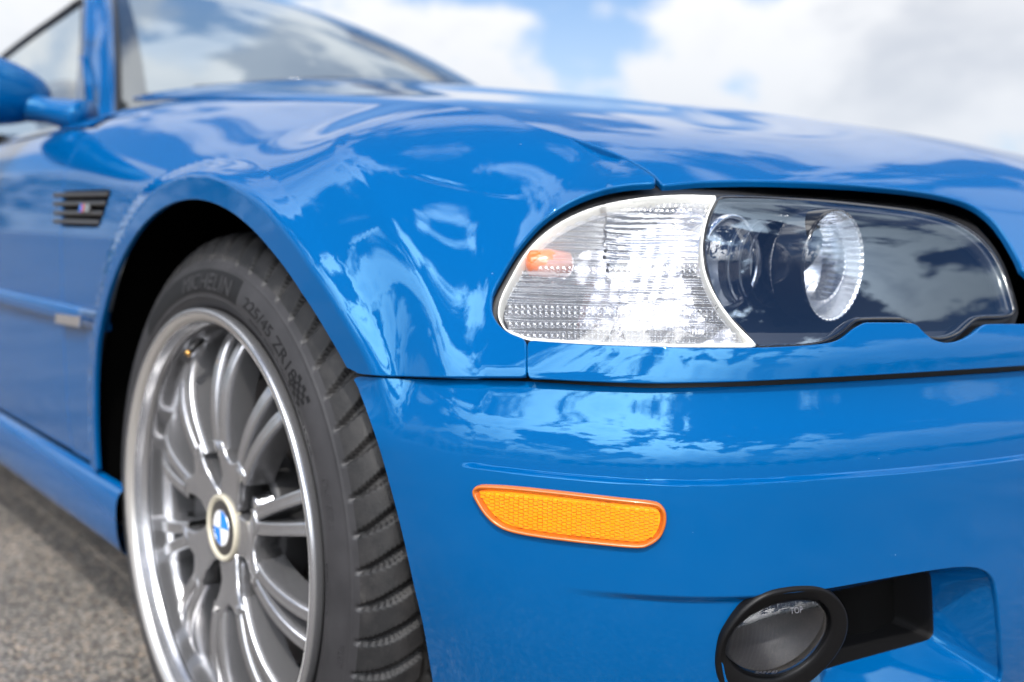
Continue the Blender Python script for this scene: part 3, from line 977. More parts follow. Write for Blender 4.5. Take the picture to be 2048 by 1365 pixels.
def text_mesh(txt, size, extrude):
    cu = bpy.data.curves.new('t', 'FONT'); cu.body = txt; cu.size = size; cu.extrude = extrude; cu.resolution_u = 3
    cu.align_x = 'LEFT'
    o = bpy.data.objects.new('t', cu); COL.objects.link(o)
    dg = bpy.context.evaluated_depsgraph_get(); dg.update()
    me = o.evaluated_get(dg).to_mesh()
    v = np.array([q.co[:] for q in me.vertices]); f = [list(p.vertices) for p in me.polygons]
    o.evaluated_get(dg).to_mesh_clear()
    bpy.data.objects.remove(o); bpy.data.curves.remove(cu)
    return v, f


def bend(v, r0, a0, lift, stretch=1.0):
    """flat text (x along, y up) onto the sidewall, reading clockwise seen from outside; a0 in degrees"""
    r = r0 + v[:, 1]; a = math.radians(a0) - v[:, 0] * stretch / r0
    w = wall_w(r) + lift + v[:, 2]
    return np.stack([np.cos(a) * r, -w, AXZ + np.sin(a) * r], 1)


def polar(px, w=.854):
    p = on_plane(px, (0, -w, 0), (0, 1, 0)); x, z = p[:, 0], p[:, 2] - AXZ
    return np.hypot(x, z), np.degrees(np.arctan2(z, x))


def letter(txt, size, r0, a0, name, stretch=1.0, material='letter_rubber', ext=.0004):
    v, f = text_mesh(txt, size, ext)
    return mk(name, bend(v, r0, a0, .0002, stretch), f, material, wheel, smooth=False)


letter('225/45 ZR18/', .0158, .2645, polar([(490, 600)])[1][0], 'size_lettering', 1.5)
# maker's name: a dark panel with pale letters let into it
a_end = polar([(478, 587)])[1][0]
rr_ = np.linspace(.2600, .2855, 8); aa_ = np.radians(np.linspace(a_end + 56, a_end, 60))
Pm = np.stack([(np.cos(aa_)[:, None] * rr_), -np.broadcast_to(wall_w(rr_) + .0002, (60, 8)), AXZ + np.sin(aa_)[:, None] * rr_], 2).reshape(-1, 3)
mk('name_panel', Pm, grid_faces(60, 8), 'letter_rubber', wheel)
v, f = text_mesh('MICHELIN', .0245, .0005)
wd = v[:, 0].max()
mk('name_lettering', bend(v, .2640, a_end + 4 + math.degrees(wd * 1.12 / .2640), .0006, 1.12), f, 'sidewall_rubber', wheel, smooth=False)
letter('TUBELESS  RADIAL  X  TREADWEAR  EXTRA LOAD', .0070, .2545, polar([(500, 640)])[1][0], 'small_lettering', 1.1, 'sidewall_rubber')
letter('OUTSIDE', .0100, .268, polar([(650, 955)])[1][0], 'outside_lettering', 1.15, 'sidewall_rubber')
letter('EXTRA LOAD', .0070, .2545, polar([(642, 1120)])[1][0], 'load_lettering', 1.15, 'sidewall_rubber')
letter('PILOT', .0080, .278, polar([(680, 1290)])[1][0], 'line_lettering', 1.1, 'sidewall_rubber')
# chequered flag mark
vv_, ff_ = [], []
fr, fa = polar([(597, 783)])
for i in range(5):
    for j in range(5):
        if (i + j) % 2: continue
        r0, r1 = .2610 + j * .0036, .2610 + (j + 1) * .0036
        a0_, a1_ = math.radians(fa[0] + 3.4 - i * 1.25 - j * .25), math.radians(fa[0] + 3.4 - (i + 1) * 1.25 - j * .25)
        k = len(vv_)
        for r, a in ((r0, a0_), (r1, a0_), (r1, a1_), (r0, a1_)):
            vv_.append((math.cos(a) * r, -float(wall_w(r)) - .0008, AXZ + math.sin(a) * r))
        ff_.append((k, k + 1, k + 2, k + 3))
mk('flag_mark', vv_, ff_, 'letter_rubber', wheel, smooth=False)

# rim
rim_p = [(.2350, .846), (.2420, .849), (.2438, .856), (.2432, .8605), (.2412, .8625), (.2380, .8622), (.2340, .8606), (.2305, .8580), (.2290, .8550), (.2283, .8500),
         (.2272, .8440), (.2250, .8400), (.2238, .8340), (.2230, .8200), (.2195, .8100), (.2178, .7950), (.2165, .7600), (.2120, .7000), (.2110, .6500)]
rim_p = catmull(rim_p, 5)
V, F = lathe(rim_p, 180)
fm = []
for i in range(180): fm += [1 if (j > 5 * 5 and j < 5 * 8) else 0 for j in range(len(rim_p) - 1)]
mk('rim', V, F, None, wheel, mats=['alloy', 'alloy_lip'], fmat=fm)


def wheel_xyz(r, a, w):
    return np.stack([np.cos(a) * r, -np.asarray(w, float) + 0 * np.asarray(r), AXZ + np.sin(a) * r], -1)


SR = [.060, .085, .105, .130, .155, .180, .200, .2135, .2215]
SW = [.8385, .8430, .8455, .8470, .8455, .8405, .8325, .8240, .8150]


def spoke(a_mid, half):
    r = np.linspace(.086, .2215, 26); w = np.interp(r, SR, SW)
    w = np.convolve(np.r_[w[0], w[0], w, w[-1], w[-1]], [.1, .2, .4, .2, .1], 'valid')
    ang = math.radians(a_mid) + math.radians(half) * (0.86 + .14 * (r - .086) / .135)
    hw = np.interp(r, [.086, .11, .16, .205, .2215], [.0072, .0068, .0066, .0074, .0095])
    sec = [(-1.25, -.034), (-1.06, -.009), (-1.0, -.0022), (-.80, -.0003), (-.45, -.0008), (.45, -.0008), (.80, -.0003), (1.0, -.0022), (1.06, -.009), (1.25, -.034)]
    V = []
    for t, d in sec:
        V.append(wheel_xyz(r, ang + t * hw / r, w + d))
    V = np.stack(V, 1).reshape(-1, 3)
    return V, grid_faces(len(r), len(sec), flip=False)


for arm in range(5):
    for s in (-18, 18):
        for h in (-5.1, 5.1):
            V, F = spoke(arm * 72 + s, h)
            mk('spoke', V, F, 'alloy', wheel)
    # arm: forged blade that forks into the two pairs
    half_o = [(.030, 36), (.042, 33), (.050, 25), (.060, 20.5), (.074, 19.5), (.086, 21.5), (.097, 25.2), (.099, 24.6), (.099, 11.6), (.095, 10.8), (.088, 6.5), (.083, 0)]
    pol = [(r, -a) for r, a in half_o] + [(r, a) for r, a in half_o[::-1][1:]]
    bm = bmesh.new()
    vs = []
    for r, a in pol:
        an = math.radians(a + arm * 72)
        vs.append(bm.verts.new(wheel_xyz(r, an, float(np.interp(r, [.03] + SR, [.836] + SW)) + .0012)))
    fc = bm.faces.new(vs)
    ex = bmesh.ops.extrude_face_region(bm, geom=[fc])
    for q in ex['geom']:
        if isinstance(q, bmesh.types.BMVert): q.co.y += .032
    bmesh.ops.recalc_face_normals(bm, faces=bm.faces[:])
    top_e = [e for e in bm.edges if all(v in vs for v in e.verts)]
    bmesh.ops.bevel(bm, geom=top_e, offset=.0032, segments=3, affect='EDGES', profile=.6)
    bmesh.ops.triangulate(bm, faces=[f for f in bm.faces if len(f.verts) > 4])
    bm.verts.index_update()
    v = [q.co[:] for q in bm.verts]; f = [[q.index for q in p.verts] for p in bm.faces]; bm.free()
    o = mk('spoke_arm', v, f, 'alloy', wheel)
    # wheel bolt in the pocket between two arms
    an = math.radians(arm * 72 + 36)
    cpos = wheel_xyz(.0595, an, .0)
    prof = [(.0001, .825), (.0075, .825), (.0085, .8235), (.0088, .812), (.012, .811), (.0125, .800)]
    V, F = lathe(prof, 6 * 4, c=(float(cpos[0]), float(cpos[2])))
    mk('wheel_bolt', V, F, 'satin_chrome', wheel)
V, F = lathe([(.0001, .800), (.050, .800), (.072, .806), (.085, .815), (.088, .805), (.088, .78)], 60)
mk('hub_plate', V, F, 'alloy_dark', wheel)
# centre cap
V, F = lathe(catmull([(.0375, .832), (.0372, .839), (.0362, .8415), (.0345, .8420), (.0325, .8412), (.0315, .8398), (.0305, .8396)], 3), 64)
mk('cap_ring', V, F, 'cap_ring', wheel)
V, F = lathe([(.0308, .8394), (.0250, .8402), (.0200, .8405)], 64)
mk('cap_black_ring', V, F, 'badge_black', wheel)
for q in range(4):
    a0 = q * 90 + 4
    th_ = np.radians(np.linspace(a0, a0 + 90, 14)); v = [wheel_xyz(0.0, 0.0, .8418)]
    v += [wheel_xyz(.0196, t, .8408) for t in th_]
    mk('roundel_quarter', v, [(0, i + 2, i + 1) for i in range(13)][0:], 'badge_blue' if q in (0, 2) else 'badge_white', wheel)
V, F = lathe([(.0204, .8402), (.0204, .8409), (.0195, .8411), (.0195, .8404)], 48)
mk('roundel_ring', V, F, 'chrome', wheel)
# brake disc, caliper and valve
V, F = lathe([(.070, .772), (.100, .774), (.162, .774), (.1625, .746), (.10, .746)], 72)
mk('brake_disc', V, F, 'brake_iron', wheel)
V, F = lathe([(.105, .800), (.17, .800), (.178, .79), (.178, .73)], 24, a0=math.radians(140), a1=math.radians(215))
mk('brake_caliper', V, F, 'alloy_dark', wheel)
va = math.radians(107)
V, F = tube([wheel_xyz(.212, va, .835), wheel_xyz(.206, va, .846), wheel_xyz(.199, va, .853)], [.0035, .003, .004], 10)
mk('tyre_valve', V, F, 'black_trim', wheel)
V, F = tube([wheel_xyz(.199, va, .853), wheel_xyz(.196, va, .856)], [.0036, .0036], 10)
mk('valve_cap', V, F, 'brass', wheel)
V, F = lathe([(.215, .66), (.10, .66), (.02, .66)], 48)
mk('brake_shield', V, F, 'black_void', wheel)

# wheel housing
V, F = lathe([(.376, .870), (.374, .80), (.372, .70), (.37, .60), (.20, .60), (.02, .60)], 60, a0=math.radians(-4), a1=math.radians(193))
V[:, 2] = np.maximum(V[:, 2], .12)
lim = np.interp(V[:, 0], [-.30, -.1, .15, .30, .38], [.855, .866, .862, .832, .765])
V[:, 1] = np.maximum(V[:, 1], -lim)
mk('wheel_housing', V, [f[::-1] for f in F], 'arch_liner', car)

# ------------------------------------------------------------------ corner lamp
def offset_px(px, d):
    """pixel outline moved inwards by d pixels (closed)"""
    p = np.asarray(px, float); t = unit(np.roll(p, -1, 0) - np.roll(p, 1, 0)); n = np.stack([-t[:, 1], t[:, 0]], 1)
    area = 0.5 * np.sum(p[:, 0] * np.roll(p[:, 1], -1) - np.roll(p[:, 0], -1) * p[:, 1])
    return p + n * d * (1 if area > 0 else -1)


C_TOP = [(1433, 384), (1370, 382.5), (1297, 387), (1224, 398.6), (1165, 416), (1112, 442.5), (1071, 475), (1042, 510), (1018.6, 551), (1001, 586), (993.7, 612.5), (995, 634), (1007, 655.5), (1027, 667.5), (1051, 676)]
C_BOT = [(1056, 677), (1194, 686.5), (1341, 692), (1470, 693.5), (1513, 693)]
C_RIGHT = [(1518, 689), (1505, 674), (1473, 642), (1440.5, 598), (1417, 551), (1408, 504), (1410, 463), (1420, 422), (1434.6, 391)]
c_px = np.vstack([catmull(C_TOP, 5), catmull(C_BOT, 4), catmull(C_RIGHT, 5)])
c_px = resample(c_px, 7, closed=True)
signal = empty('turn_signal', (0, 0, 0), car)
OFFL = -.0035


def lens_part(name, px, off, material, parent, us=US, vs=VS, edge=None, offfn=None):
    V, F, N = panel_mesh(SKIN, loop(SKIN.from_px(px)), us, vs, off=off, edge=edge, offfn=offfn)
    return mk(name, V, F, material, parent, normals=N if offfn is None else None)


lens_part('lens', c_px, OFFL, 'lens_clear', signal, edge=((.0008, -.0006), (.001, -.003), (.0006, -.012)))


def rim_strip(name, px, d, off0, off1, material, parent, rise=.0006):
    """flat moulded rim between the outline and a copy moved in by d pixels"""
    d = np.broadcast_to(d, (len(px),))[:, None]
    a = SKIN.from_px(px); inn = offset_px(px, 1.0) - px
    rows = []
    for k, h in ((0, off0), (.15, off0 + rise), (.85, off1 + rise), (1.0, off1), (1.0, off1 - .01)):
        uv = SKIN.from_px(px + inn * d * k); rows.append(SKIN(uv) + SKIN.normal(uv) * h)
    V = np.stack(rows, 1).reshape(-1, 3)
    return mk(name, V, grid_faces(len(px), 5, closed_u=True), material, parent)


dd = np.interp(c_px[:, 0], [980, 1300, 1400, 1520], [3, 3, 4, 7]) + 3 * (c_px[:, 1] > 660)
rim_strip('lens_rim', c_px, dd, OFFL - .0004, OFFL - .0006, 'cream_plastic', signal)

# the fluted optic behind the clear cover: horizontal prisms, beads along some of them
m = bpy.data.materials.new('signal_optic'); m.use_nodes = True
n_, l_ = m.node_tree.nodes, m.node_tree.links; n_.clear()
out_ = n_.new('ShaderNodeOutputMaterial')
tr_ = n_.new('ShaderNodeBsdfTransparent'); tr_.inputs[0].default_value = (.90, .90, .92, 1)
gl_ = n_.new('ShaderNodeBsdfGlossy'); gl_.inputs['Roughness'].default_value = .10; gl_.inputs[0].default_value = (.95, .95, .97, 1)
df_ = n_.new('ShaderNodeBsdfTranslucent'); df_.inputs[0].default_value = (.90, .90, .92, 1)
d2_ = n_.new('ShaderNodeBsdfDiffuse'); d2_.inputs[0].default_value = (.80, .80, .82, 1)
m1_ = n_.new('ShaderNodeMixShader'); m1_.inputs[0].default_value = .35
l_.new(df_.outputs[0], m1_.inputs[1]); l_.new(d2_.outputs[0], m1_.inputs[2])
m2_ = n_.new('ShaderNodeMixShader'); m2_.inputs[0].default_value = .38
l_.new(m1_.outputs[0], m2_.inputs[1]); l_.new(gl_.outputs[0], m2_.inputs[2])
m3_ = n_.new('ShaderNodeMixShader'); m3_.inputs[0].default_value = .40
l_.new(tr_.outputs[0], m3_.inputs[1]); l_.new(m2_.outputs[0], m3_.inputs[2])
l_.new(m3_.outputs[0], out_.inputs[0]); MAT['signal_optic'] = m


def in_px_grid(px, nx, ny):
    lo, hi = px.min(0), px.max(0)
    X, Y = np.meshgrid(np.linspace(lo[0], hi[0], nx), np.linspace(lo[1], hi[1], ny), indexing='ij')
    return X, Y


def optic(px, nx, ny, off, fn, material, parent, name):
    """grid inside a pixel outline on the skin, displaced by fn(x, y) (metres along the normal)"""
    X, Y = in_px_grid(px, nx, ny); q = np.stack([X.ravel(), Y.ravel()], 1)
    ins = in_poly(q, px)
    uv = np.zeros((len(q), 2)); uv[ins] = SKIN.from_px(q[ins])
    P = np.zeros((len(q), 3)); P[ins] = SKIN(uv[ins]) + SKIN.normal(uv[ins]) * (off + fn(q[ins, 0], q[ins, 1]))[:, None]
    idx = -np.ones(len(q), int); idx[ins] = np.arange(ins.sum())
    F = [tuple(idx[list(f)]) for f in grid_faces(nx, ny, flip=True) if all(ins[k] for k in f)]
    return mk(name, P[ins], F, material, parent)


def flutes(x, y):
    t = (y - .035 * (x - 1000)) / 11.5; k = np.floor(t); f = t - k
    h = .0030 * np.abs(f - .5)
    r = np.sin(k * 12.9898) * 43758.5453; r = r - np.floor(r)
    bead = (r > .55) & (y > 520) | (y < 405) | (y > 655)
    h = h + np.where(bead, .0011 * np.sin(2 * np.pi * x / 12.0) * np.sin(np.pi * f), 0)
    h = h + .0010 * np.sin(x / 37.0 + 3 * r) * (r > .3)
    return h


inner_px = offset_px(c_px, 7.0)
optic(inner_px, 260, 260, -.009, flutes, 'signal_optic', signal, 'prism_optic')


def bowl(x, y):
    cxp, cyp = 1235.0, 545.0
    q = np.clip(1 - ((x - cxp) / 270) ** 2 - ((y - cyp) / 175) ** 2, 0, 1)
    fac = .0024 * np.abs(((x * .9 + y * .25) / 34) % 1 - .5) + .0020 * np.abs(((y) / 27) % 1 - .5)
    return -.042 * np.sqrt(q) + fac


mat('signal_bowl', (.55, .55, .57), .22, metal=.9)
optic(offset_px(c_px, 3.0), 130, 100, -.014, bowl, 'signal_bowl', signal, 'reflector')
# amber bulb in its socket and a dark louvred socket face
def ray_point(px, extra, off=0.0):
    uv = SKIN.from_px([px]); p = SKIN(uv)[0]; d = rays([px])[0]
    return p + d * extra
cb = ray_point((1098, 528), .027); fw = unit(np.array([.86, -.5, .05]))
side_ = unit(np.cross(fw, [0, 0, 1]))
mat('bulb_amber', (0.60, 0.13, 0.025), .2, coat=1)
V, F = tube([cb - side_ * .020, cb - side_ * .017, cb, cb + side_ * .017, cb + side_ * .020], [.006, .011, .013, .011, .006], 14)
mk('bulb', V, F, 'bulb_amber', signal)
for i, (a, b) in enumerate(((1232, 490), (1232, 503), (1233, 516), (1234, 529), (1236, 542))):
    c0 = ray_point((a, b), .020)
    v, f = box((0, 0, 0), (.002, .017 + .003 * (i % 3), .0030), .0004)
    rot = np.stack([fw, side_, np.cross(fw, side_)], 1)
    mk('socket_louvre', (rot @ v.T).T + c0, f, 'alloy_dark', signal)
v, f = text_mesh('1283', .0055, .0001)
def stick(txt, size, px, dirpx, off, material, parent, name, ext=.0001):
    """lettering laid on the skin at a pixel, running towards a second pixel"""
    v, f = text_mesh(txt, size, ext); uv = SKIN.from_px([px, dirpx]); a, b = SKIN(uv); n = SKIN.normal(uv[:1])[0]
    t = unit(b - a); up = np.cross(n, t)
    return mk(name, a + v[:, :1] * t + v[:, 1:2] * up + (v[:, 2:] + off) * n, f, material, parent, smooth=False)
mat('moulded_mark', (.75, .75, .78), .3)
stick('1283', .0050, (1384, 666), (1420, 667), -.0032, 'moulded_mark', signal, 'moulded_number')

# ------------------------------------------------------------------ headlamp
lampo = empty('headlamp', (0, 0, 0), car)
HL = [(1446, 389), (1490, 387.5), (1543, 389), (1641, 394), (1739, 403.6), (1836.6, 416.6), (1902, 434.6), (1951, 460.7), (1986.7, 496.6), (2009.5, 535.7), (2024, 575), (2033, 605), (2035, 620), (2019, 627), (1975, 629),
      (1958, 633), (1943, 645), (1927, 660), (1906, 670), (1882, 672.7), (1858, 666), (1838, 649), (1822, 637), (1804, 632), (1732, 633), (1712, 640), (1690, 659), (1662, 675), (1620, 684.5), (1560, 688), (1522, 688),
      (1505, 670), (1487.6, 651), (1457, 619), (1431, 575), (1416.5, 522.7), (1413.5, 477), (1424, 431), (1437, 400)]
h_px = resample(catmull(HL, 5, closed=True), 7, closed=True)
lens_part('clear_cover', h_px, -.0045, 'cover_clear', lampo, edge=((.0008, -.0006), (.001, -.003), (.0006, -.010)))
# black rims of the cover
rim_strip('cover_rim', h_px, -7.0, -.0052, -.0060, 'black_gloss', lampo, rise=.0015)
rim_strip('cover_inner_rim', h_px, 5.0, -.0075, -.0080, 'black_gloss', lampo, rise=.0006)
# rubber channel: ring from outside the lamps' outline down under the panel edges
def channel(px, w0, w1, h0, h1, name, mtl):
    w1 = np.interp(px[:, 0], [1000, 1850, 1960, 2040], [w1, w1, 34, 30])[:, None]
    a = offset_px(px, -w1); b = offset_px(px, -w0)
    rows = []
    for q, h in ((a, h1), (a * .4 + b * .6, (h0 + h1) / 2 - .001), (b, h0), (px, h0 - .010)):
        uv = SKIN.from_px(q); rows.append(SKIN(uv) + SKIN.normal(uv) * h)
    return mk(name, np.stack(rows, 1).reshape(-1, 3), grid_faces(len(px), 4, closed_u=True), mtl, lampo)
all_px = np.vstack([catmull(C_TOP, 5), catmull(C_BOT[:4], 4), catmull([(1520, 690), (1620, 687), (1662, 678), (1690, 662), (1712, 643), (1732, 636), (1804, 635), (1822, 640), (1838, 652), (1858, 669), (1882, 675), (1906, 673), (1927, 663), (1943, 648), (1958, 636), (1975, 632), (2019, 630), (2036, 622), (2034, 603), (2025, 573), (2010.5, 534), (1988, 495), (1952, 458.5), (1902.5, 432.5), (1837, 414.5), (1739.5, 401.5), (1641, 392), (1543, 387), (1490, 385.5)], 4)])
all_px = resample(all_px, 8, closed=True)
channel(all_px, .5, 62, -.0075, -.015, 'rubber_seal', 'black_trim')

# housing behind the clear cover
def scaled(px, s): 
    c = px.mean(0); return c + (px - c) * s
def housing(px, depth, material, name):
    rows = []
    for s, h in ((1.0, -.010), (1.0, -.03), (.995, -.06), (.98, -depth), (.5, -depth - .004), (.1, -depth - .006)):
        uv = SKIN.from_px(scaled(px, s)); rows.append(SKIN(uv) + SKIN.normal(uv) * h)
    V = np.stack(rows, 1).reshape(-1, 3)
    return mk(name, V, grid_faces(len(px), 6, closed_u=True), material, lampo)
housing(h_px, .092, 'black_void', 'lamp_housing')

fwd = unit(np.array([1.0, .02, -.02])); sd_ = unit(np.cross(fwd, [0, 0, 1])); up_ = np.cross(sd_, fwd)
def spin(center, prof, n=64, rib=0.0, nr=0):
    """profile rows (r, d) round the lamp's forward axis; d forward"""
    pr = np.asarray(prof, float); th = np.linspace(0, 2 * np.pi, n, endpoint=False)
    R = pr[None, :, 0] + rib * (np.abs((th * nr / (2 * np.pi)) % 1 - .5) - .25)[:, None] * (pr[None, :, 0] > .03)
    V = center + R[:, :, None] * (np.cos(th)[:, None, None] * sd_ + np.sin(th)[:, None, None] * up_) + pr[None, :, 1, None] * fwd
    return V.reshape(-1, 3), grid_faces(n, len(pr), closed_u=True)
mat('lamp_inner', (.55, .57, .60), .3, metal=.3)
mat('lamp_bowl', (.93, .94, .96), .16, metal=.8)
m = mat('projector_glass', (.35, .38, .42), .03, metal=.0, coat=1.0)
clear('bowl_glass', (.80, .82, .85), ior=1.9)
c1 = ray_point((1462, 527), .052)
V, F = spin(c1, [(.0400, -.020), (.0412, -.004), (.0405, .0), (.0382, .001), (.0365, -.001), (.036, -.004)])
mk('projector_ring', V, F, 'chrome', lampo)
V, F = spin(c1, [(.0362, -.002), (.034, .004), (.028, .011), (.019, .0165), (.009, .0190), (.0001, .0195)])
mk('projector_lens', V, F, 'bowl_glass', lampo)
V, F = spin(c1, [(.037, -.004), (.034, -.02), (.022, -.034), (.0001, -.038)], 48)
mk('projector_reflector', V, F, 'lamp_inner', lampo)
for k in range(3):
    c3 = ray_point((1528 + 22 * k, 530), .062)
    V, F = spin(c3, [(.036, -.012), (.0372, -.010), (.0380, -.0125), (.038, -.019)])
    mk('step_ring', V, F, 'black_gloss', lampo)
c2 = ray_point((1668, 532), .046)
V, F = spin(c2, [(.0478, -.030), (.0480, -.002), (.0474, .0005), (.0466, .001)])
mk('high_beam_shell', V, F, 'black_gloss', lampo)
V, F = spin(c2, [(.0466, .001), (.0460, .0008), (.0452, -.002), (.0435, -.018), (.0405, -.036)], 240, .0030, 48)
mk('high_beam_ring', V, F, 'lamp_bowl', lampo)
V, F = spin(c2, [(.0425, -.022), (.038, -.012), (.028, -.004), (.014, .001), (.0001, .002)])
mk('high_beam_lens', V, F, 'bowl_glass', lampo)
V, F = spin(c2, [(.0410, -.036), (.034, -.050), (.020, -.060), (.0001, -.064)], 48)
mk('high_beam_reflector', V, F, 'satin_chrome', lampo)

# ------------------------------------------------------------------ side reflector
refl = empty('side_reflector', (0, 0, 0), car)
RF = [(950.5, 976), (958, 971), (975, 969.5), (1031.6, 973), (1137, 984), (1242.6, 996), (1300, 1002), (1320, 1008), (1331, 1024), (1330.5, 1049), (1320, 1073.6), (1299, 1089.4), (1274, 1094.7), (1207.4, 1089.4), (1102, 1077), (1031.6, 1065), (996.5, 1050.7), (972, 1028), (954, 1000), (948, 985)]
r_px = resample(catmull(RF, 5, closed=True), 5, closed=True)
def rr_strip(name, stops, material):
    rows = []
    for d, h in stops:
        uv = SKIN.from_px(offset_px(r_px, d)); rows.append(SKIN(uv) + SKIN.normal(uv) * h)
    return mk(name, np.stack(rows, 1).reshape(-1, 3), grid_faces(len(r_px), len(stops), closed_u=True), material, refl)
mat('amber_dark', (0.42, 0.10, 0.004), .22, coat=1.0)
rr_strip('frame', ((-1, -.002), (-.5, .0022), (1.5, .0042), (4, .0046), (6.5, .0040), (8.5, .0022), (12, .0008), (14, -.001)), 'amber_dark')
f_px = offset_px(r_px, 11)
lens_part('base_plate', f_px, .0008, 'amber_body', refl)
# prism bricks
vv_, ff_ = [], []
rngr = random.Random(4)
ux = unit(np.array([.968, .088]) * 1.0); uy = np.array([-.02, 1.0])
cw, chh = 9.6, 7.2
B0 = box((0, 0, 0), (1, 1, 1))
org = np.array([940., 965.])
cells = []
for i in range(48):
    for j in range(22):
        c = org + ux * (i * cw) + uy * ((j + .5 * (i % 2)) * chh)
        cells.append((c, i, j))
cc = np.array([c for c, i, j in cells]); keep = in_poly(cc, offset_px(r_px, 15))
cc = cc[keep]
hx, hy = ux * cw * .44, uy * chh * .40
corners = np.stack([cc - hx - hy, cc + hx - hy, cc + hx + hy, cc - hx + hy], 1).reshape(-1, 2)
uv = SKIN.from_px(corners); P0 = SKIN(uv); Nn = SKIN.normal(uv)
hgt = np.repeat(.0014 + .0006 * np.array([rngr.random() for _ in cc]), 4)
tiltv = np.tile([.0005, .0005, -.0002, -.0002], len(cc))
lo_, hi_ = P0 + Nn * .0009, P0 + Nn * (.0010 + hgt + tiltv)[:, None]
for k in range(len(cc)):
    b = len(vv_); vv_ += list(lo_[4 * k:4 * k + 4]) + list(hi_[4 * k:4 * k + 4])
    ff_ += [(b + 4, b + 7, b + 6, b + 5)] + [(b + q, b + (q + 1) % 4, b + 4 + (q + 1) % 4, b + 4 + q)[::-1] for q in range(4)]
o = mk('prism_cells', vv_, ff_, 'amber_body', refl, smooth=False); o['kind'] = 'stuff'
lens_part('cover', offset_px(r_px, 6), .0042, 'amber_lens', refl)

# ------------------------------------------------------------------ lamp opening in the bumper and the fog lamp
I_PX = [(1470, 1200), (1570, 1196), (1650, 1186), (1740, 1167), (1800, 1154), (1840, 1146), (1855, 1145), (1861, 1151), (1864, 1180), (1866, 1225), (1867, 1262), (1862, 1275), (1848, 1283), (1780, 1302), (1700, 1324), (1640, 1342), (1560, 1365), (1490, 1385), (1455, 1330), (1452, 1262), (1458, 1215)]
mat('duct_black', (.005, .005, .0055), .55, spec=.3)
mat('fog_bezel', (.0035, .0035, .004), .45, spec=.25)
fog = empty('fog_lamp', (0, 0, 0), car)
o_px = catmull(O_PX, 6, closed=True); i_px = catmull(I_PX, 6, closed=True)
ouv = SKIN.from_px(o_px); O3 = SKIN(ouv) + SKIN.normal(ouv) * -.004
iuv = SKIN.from_px(i_px); dray = rays(i_px)
extra = np.interp(i_px[:, 0], [1450, 1650, 1870], [.030, .055, .085])
I3 = SKIN(iuv) + dray * extra[:, None]
K3 = I3 + np.array([-.12, .03, 0]) + (I3.mean(0) - I3) * .05
def loft(*rings):
    return np.stack(rings, 1).reshape(-1, 3), grid_faces(len(rings[0]), len(rings), closed_u=True)
ctl = [O3, O3 * .93 + I3 * .07, O3 * .72 + I3 * .28, O3 * .4 + I3 * .6, O3 * .12 + I3 * .88, I3]
V, F = loft(*ctl)
mk('lamp_opening_surround', V, F, 'blue_paint', car)
V, F = loft(I3, I3 * .97 + K3 * .03 + (I3.mean(0) - I3) * .02, K3, K3 * 0 + K3.mean(0))
mk('lamp_opening_duct', V, F, 'duct_black', car)

FR = [(1434.4, 1335.7), (1440, 1300), (1453, 1268), (1490, 1221), (1533.7, 1191), (1585, 1178.5), (1639.7, 1178), (1672.5, 1193), (1692.6, 1218.8), (1698.8, 1248), (1692.6, 1281), (1672.5, 1316), (1647, 1345), (1610, 1375), (1560, 1398), (1505, 1406), (1462, 1395), (1440, 1368)]
FL = [(1455, 1303), (1471.6, 1262.6), (1504.5, 1233.4), (1548, 1211.5), (1592, 1201.6), (1628.7, 1202), (1654, 1217), (1665, 1244), (1659.7, 1273.6), (1636, 1310), (1603, 1339), (1555.7, 1359.4), (1504.5, 1357), (1469, 1334)]
q3 = SKIN(SKIN.from_px([(1436, 1335), (1695, 1250), (1545, 1186)]))
fn = unit(np.cross(q3[1] - q3[0], q3[2] - q3[0])); fn = fn * np.sign(fn[0])
fp = q3.mean(0) + fn * .003

fr3 = on_plane(resample(catmull(FR, 6, closed=True), 8, closed=True), fp, fn)
fl3 = on_plane(resample(catmull(FL, 6, closed=True), 8, closed=True), fp, fn)
def ring_of(P, n):
    c = P.mean(0); e1 = unit(np.cross(fn, [0, 0, 1])); e2 = np.cross(fn, e1)
    a = np.arctan2((P - c) @ e2, (P - c) @ e1); r = np.linalg.norm(P - c, axis=1); o = np.argsort(a); a, r = a[o], r[o]
    t = np.linspace(-np.pi, np.pi, n, endpoint=False)
    rr = np.interp(t, np.r_[a - 2 * np.pi, a, a + 2 * np.pi], np.r_[r, r, r])
    return c, e1, e2, t, rr
c, e1, e2, t, rO = ring_of(fr3, 96); cL, _, _, _, rL = ring_of(fl3, 96)
def rg(cc, r, h): return cc + r[:, None] * (np.cos(t)[:, None] * e1 + np.sin(t)[:, None] * e2) + fn * h
bez = [rg(c, rO, -.030), rg(c, rO, -.004), rg(c, rO * .99, -.001), rg(c, rO * .955, 0), rg(c * .4 + cL * .6, rO * .4 + rL * .6 + .0012, -.003), rg(cL, rL * 1.03, -.001), rg(cL, rL * 1.01, -.004), rg(cL, rL * 1.0, -.010)]
V, F = loft(*bez)
mk('bezel', V, F, 'fog_bezel', fog)
lensr = [rg(cL, rL * 1.005, -.007), rg(cL, rL * .985, -.0035), rg(cL, rL * .93, -.001), rg(cL, rL * .75, .003), rg(cL, rL * .5, .0058), rg(cL, rL * .25, .0074), rg(cL, rL * .001, .008)]
V, F = loft(*lensr)
mk('lens', V, F, 'lens_clear', fog)
m = mat('fog_reflector', (.012, .012, .014), .55, metal=.0)
lens2 = [rg(cL, rL * .99, -.012), rg(cL, rL * .80, -.028), rg(cL, rL * .45, -.040), rg(cL, rL * .001, -.046)]
V, F = loft(*lens2)
mk('reflector', V, F, 'fog_reflector', fog)
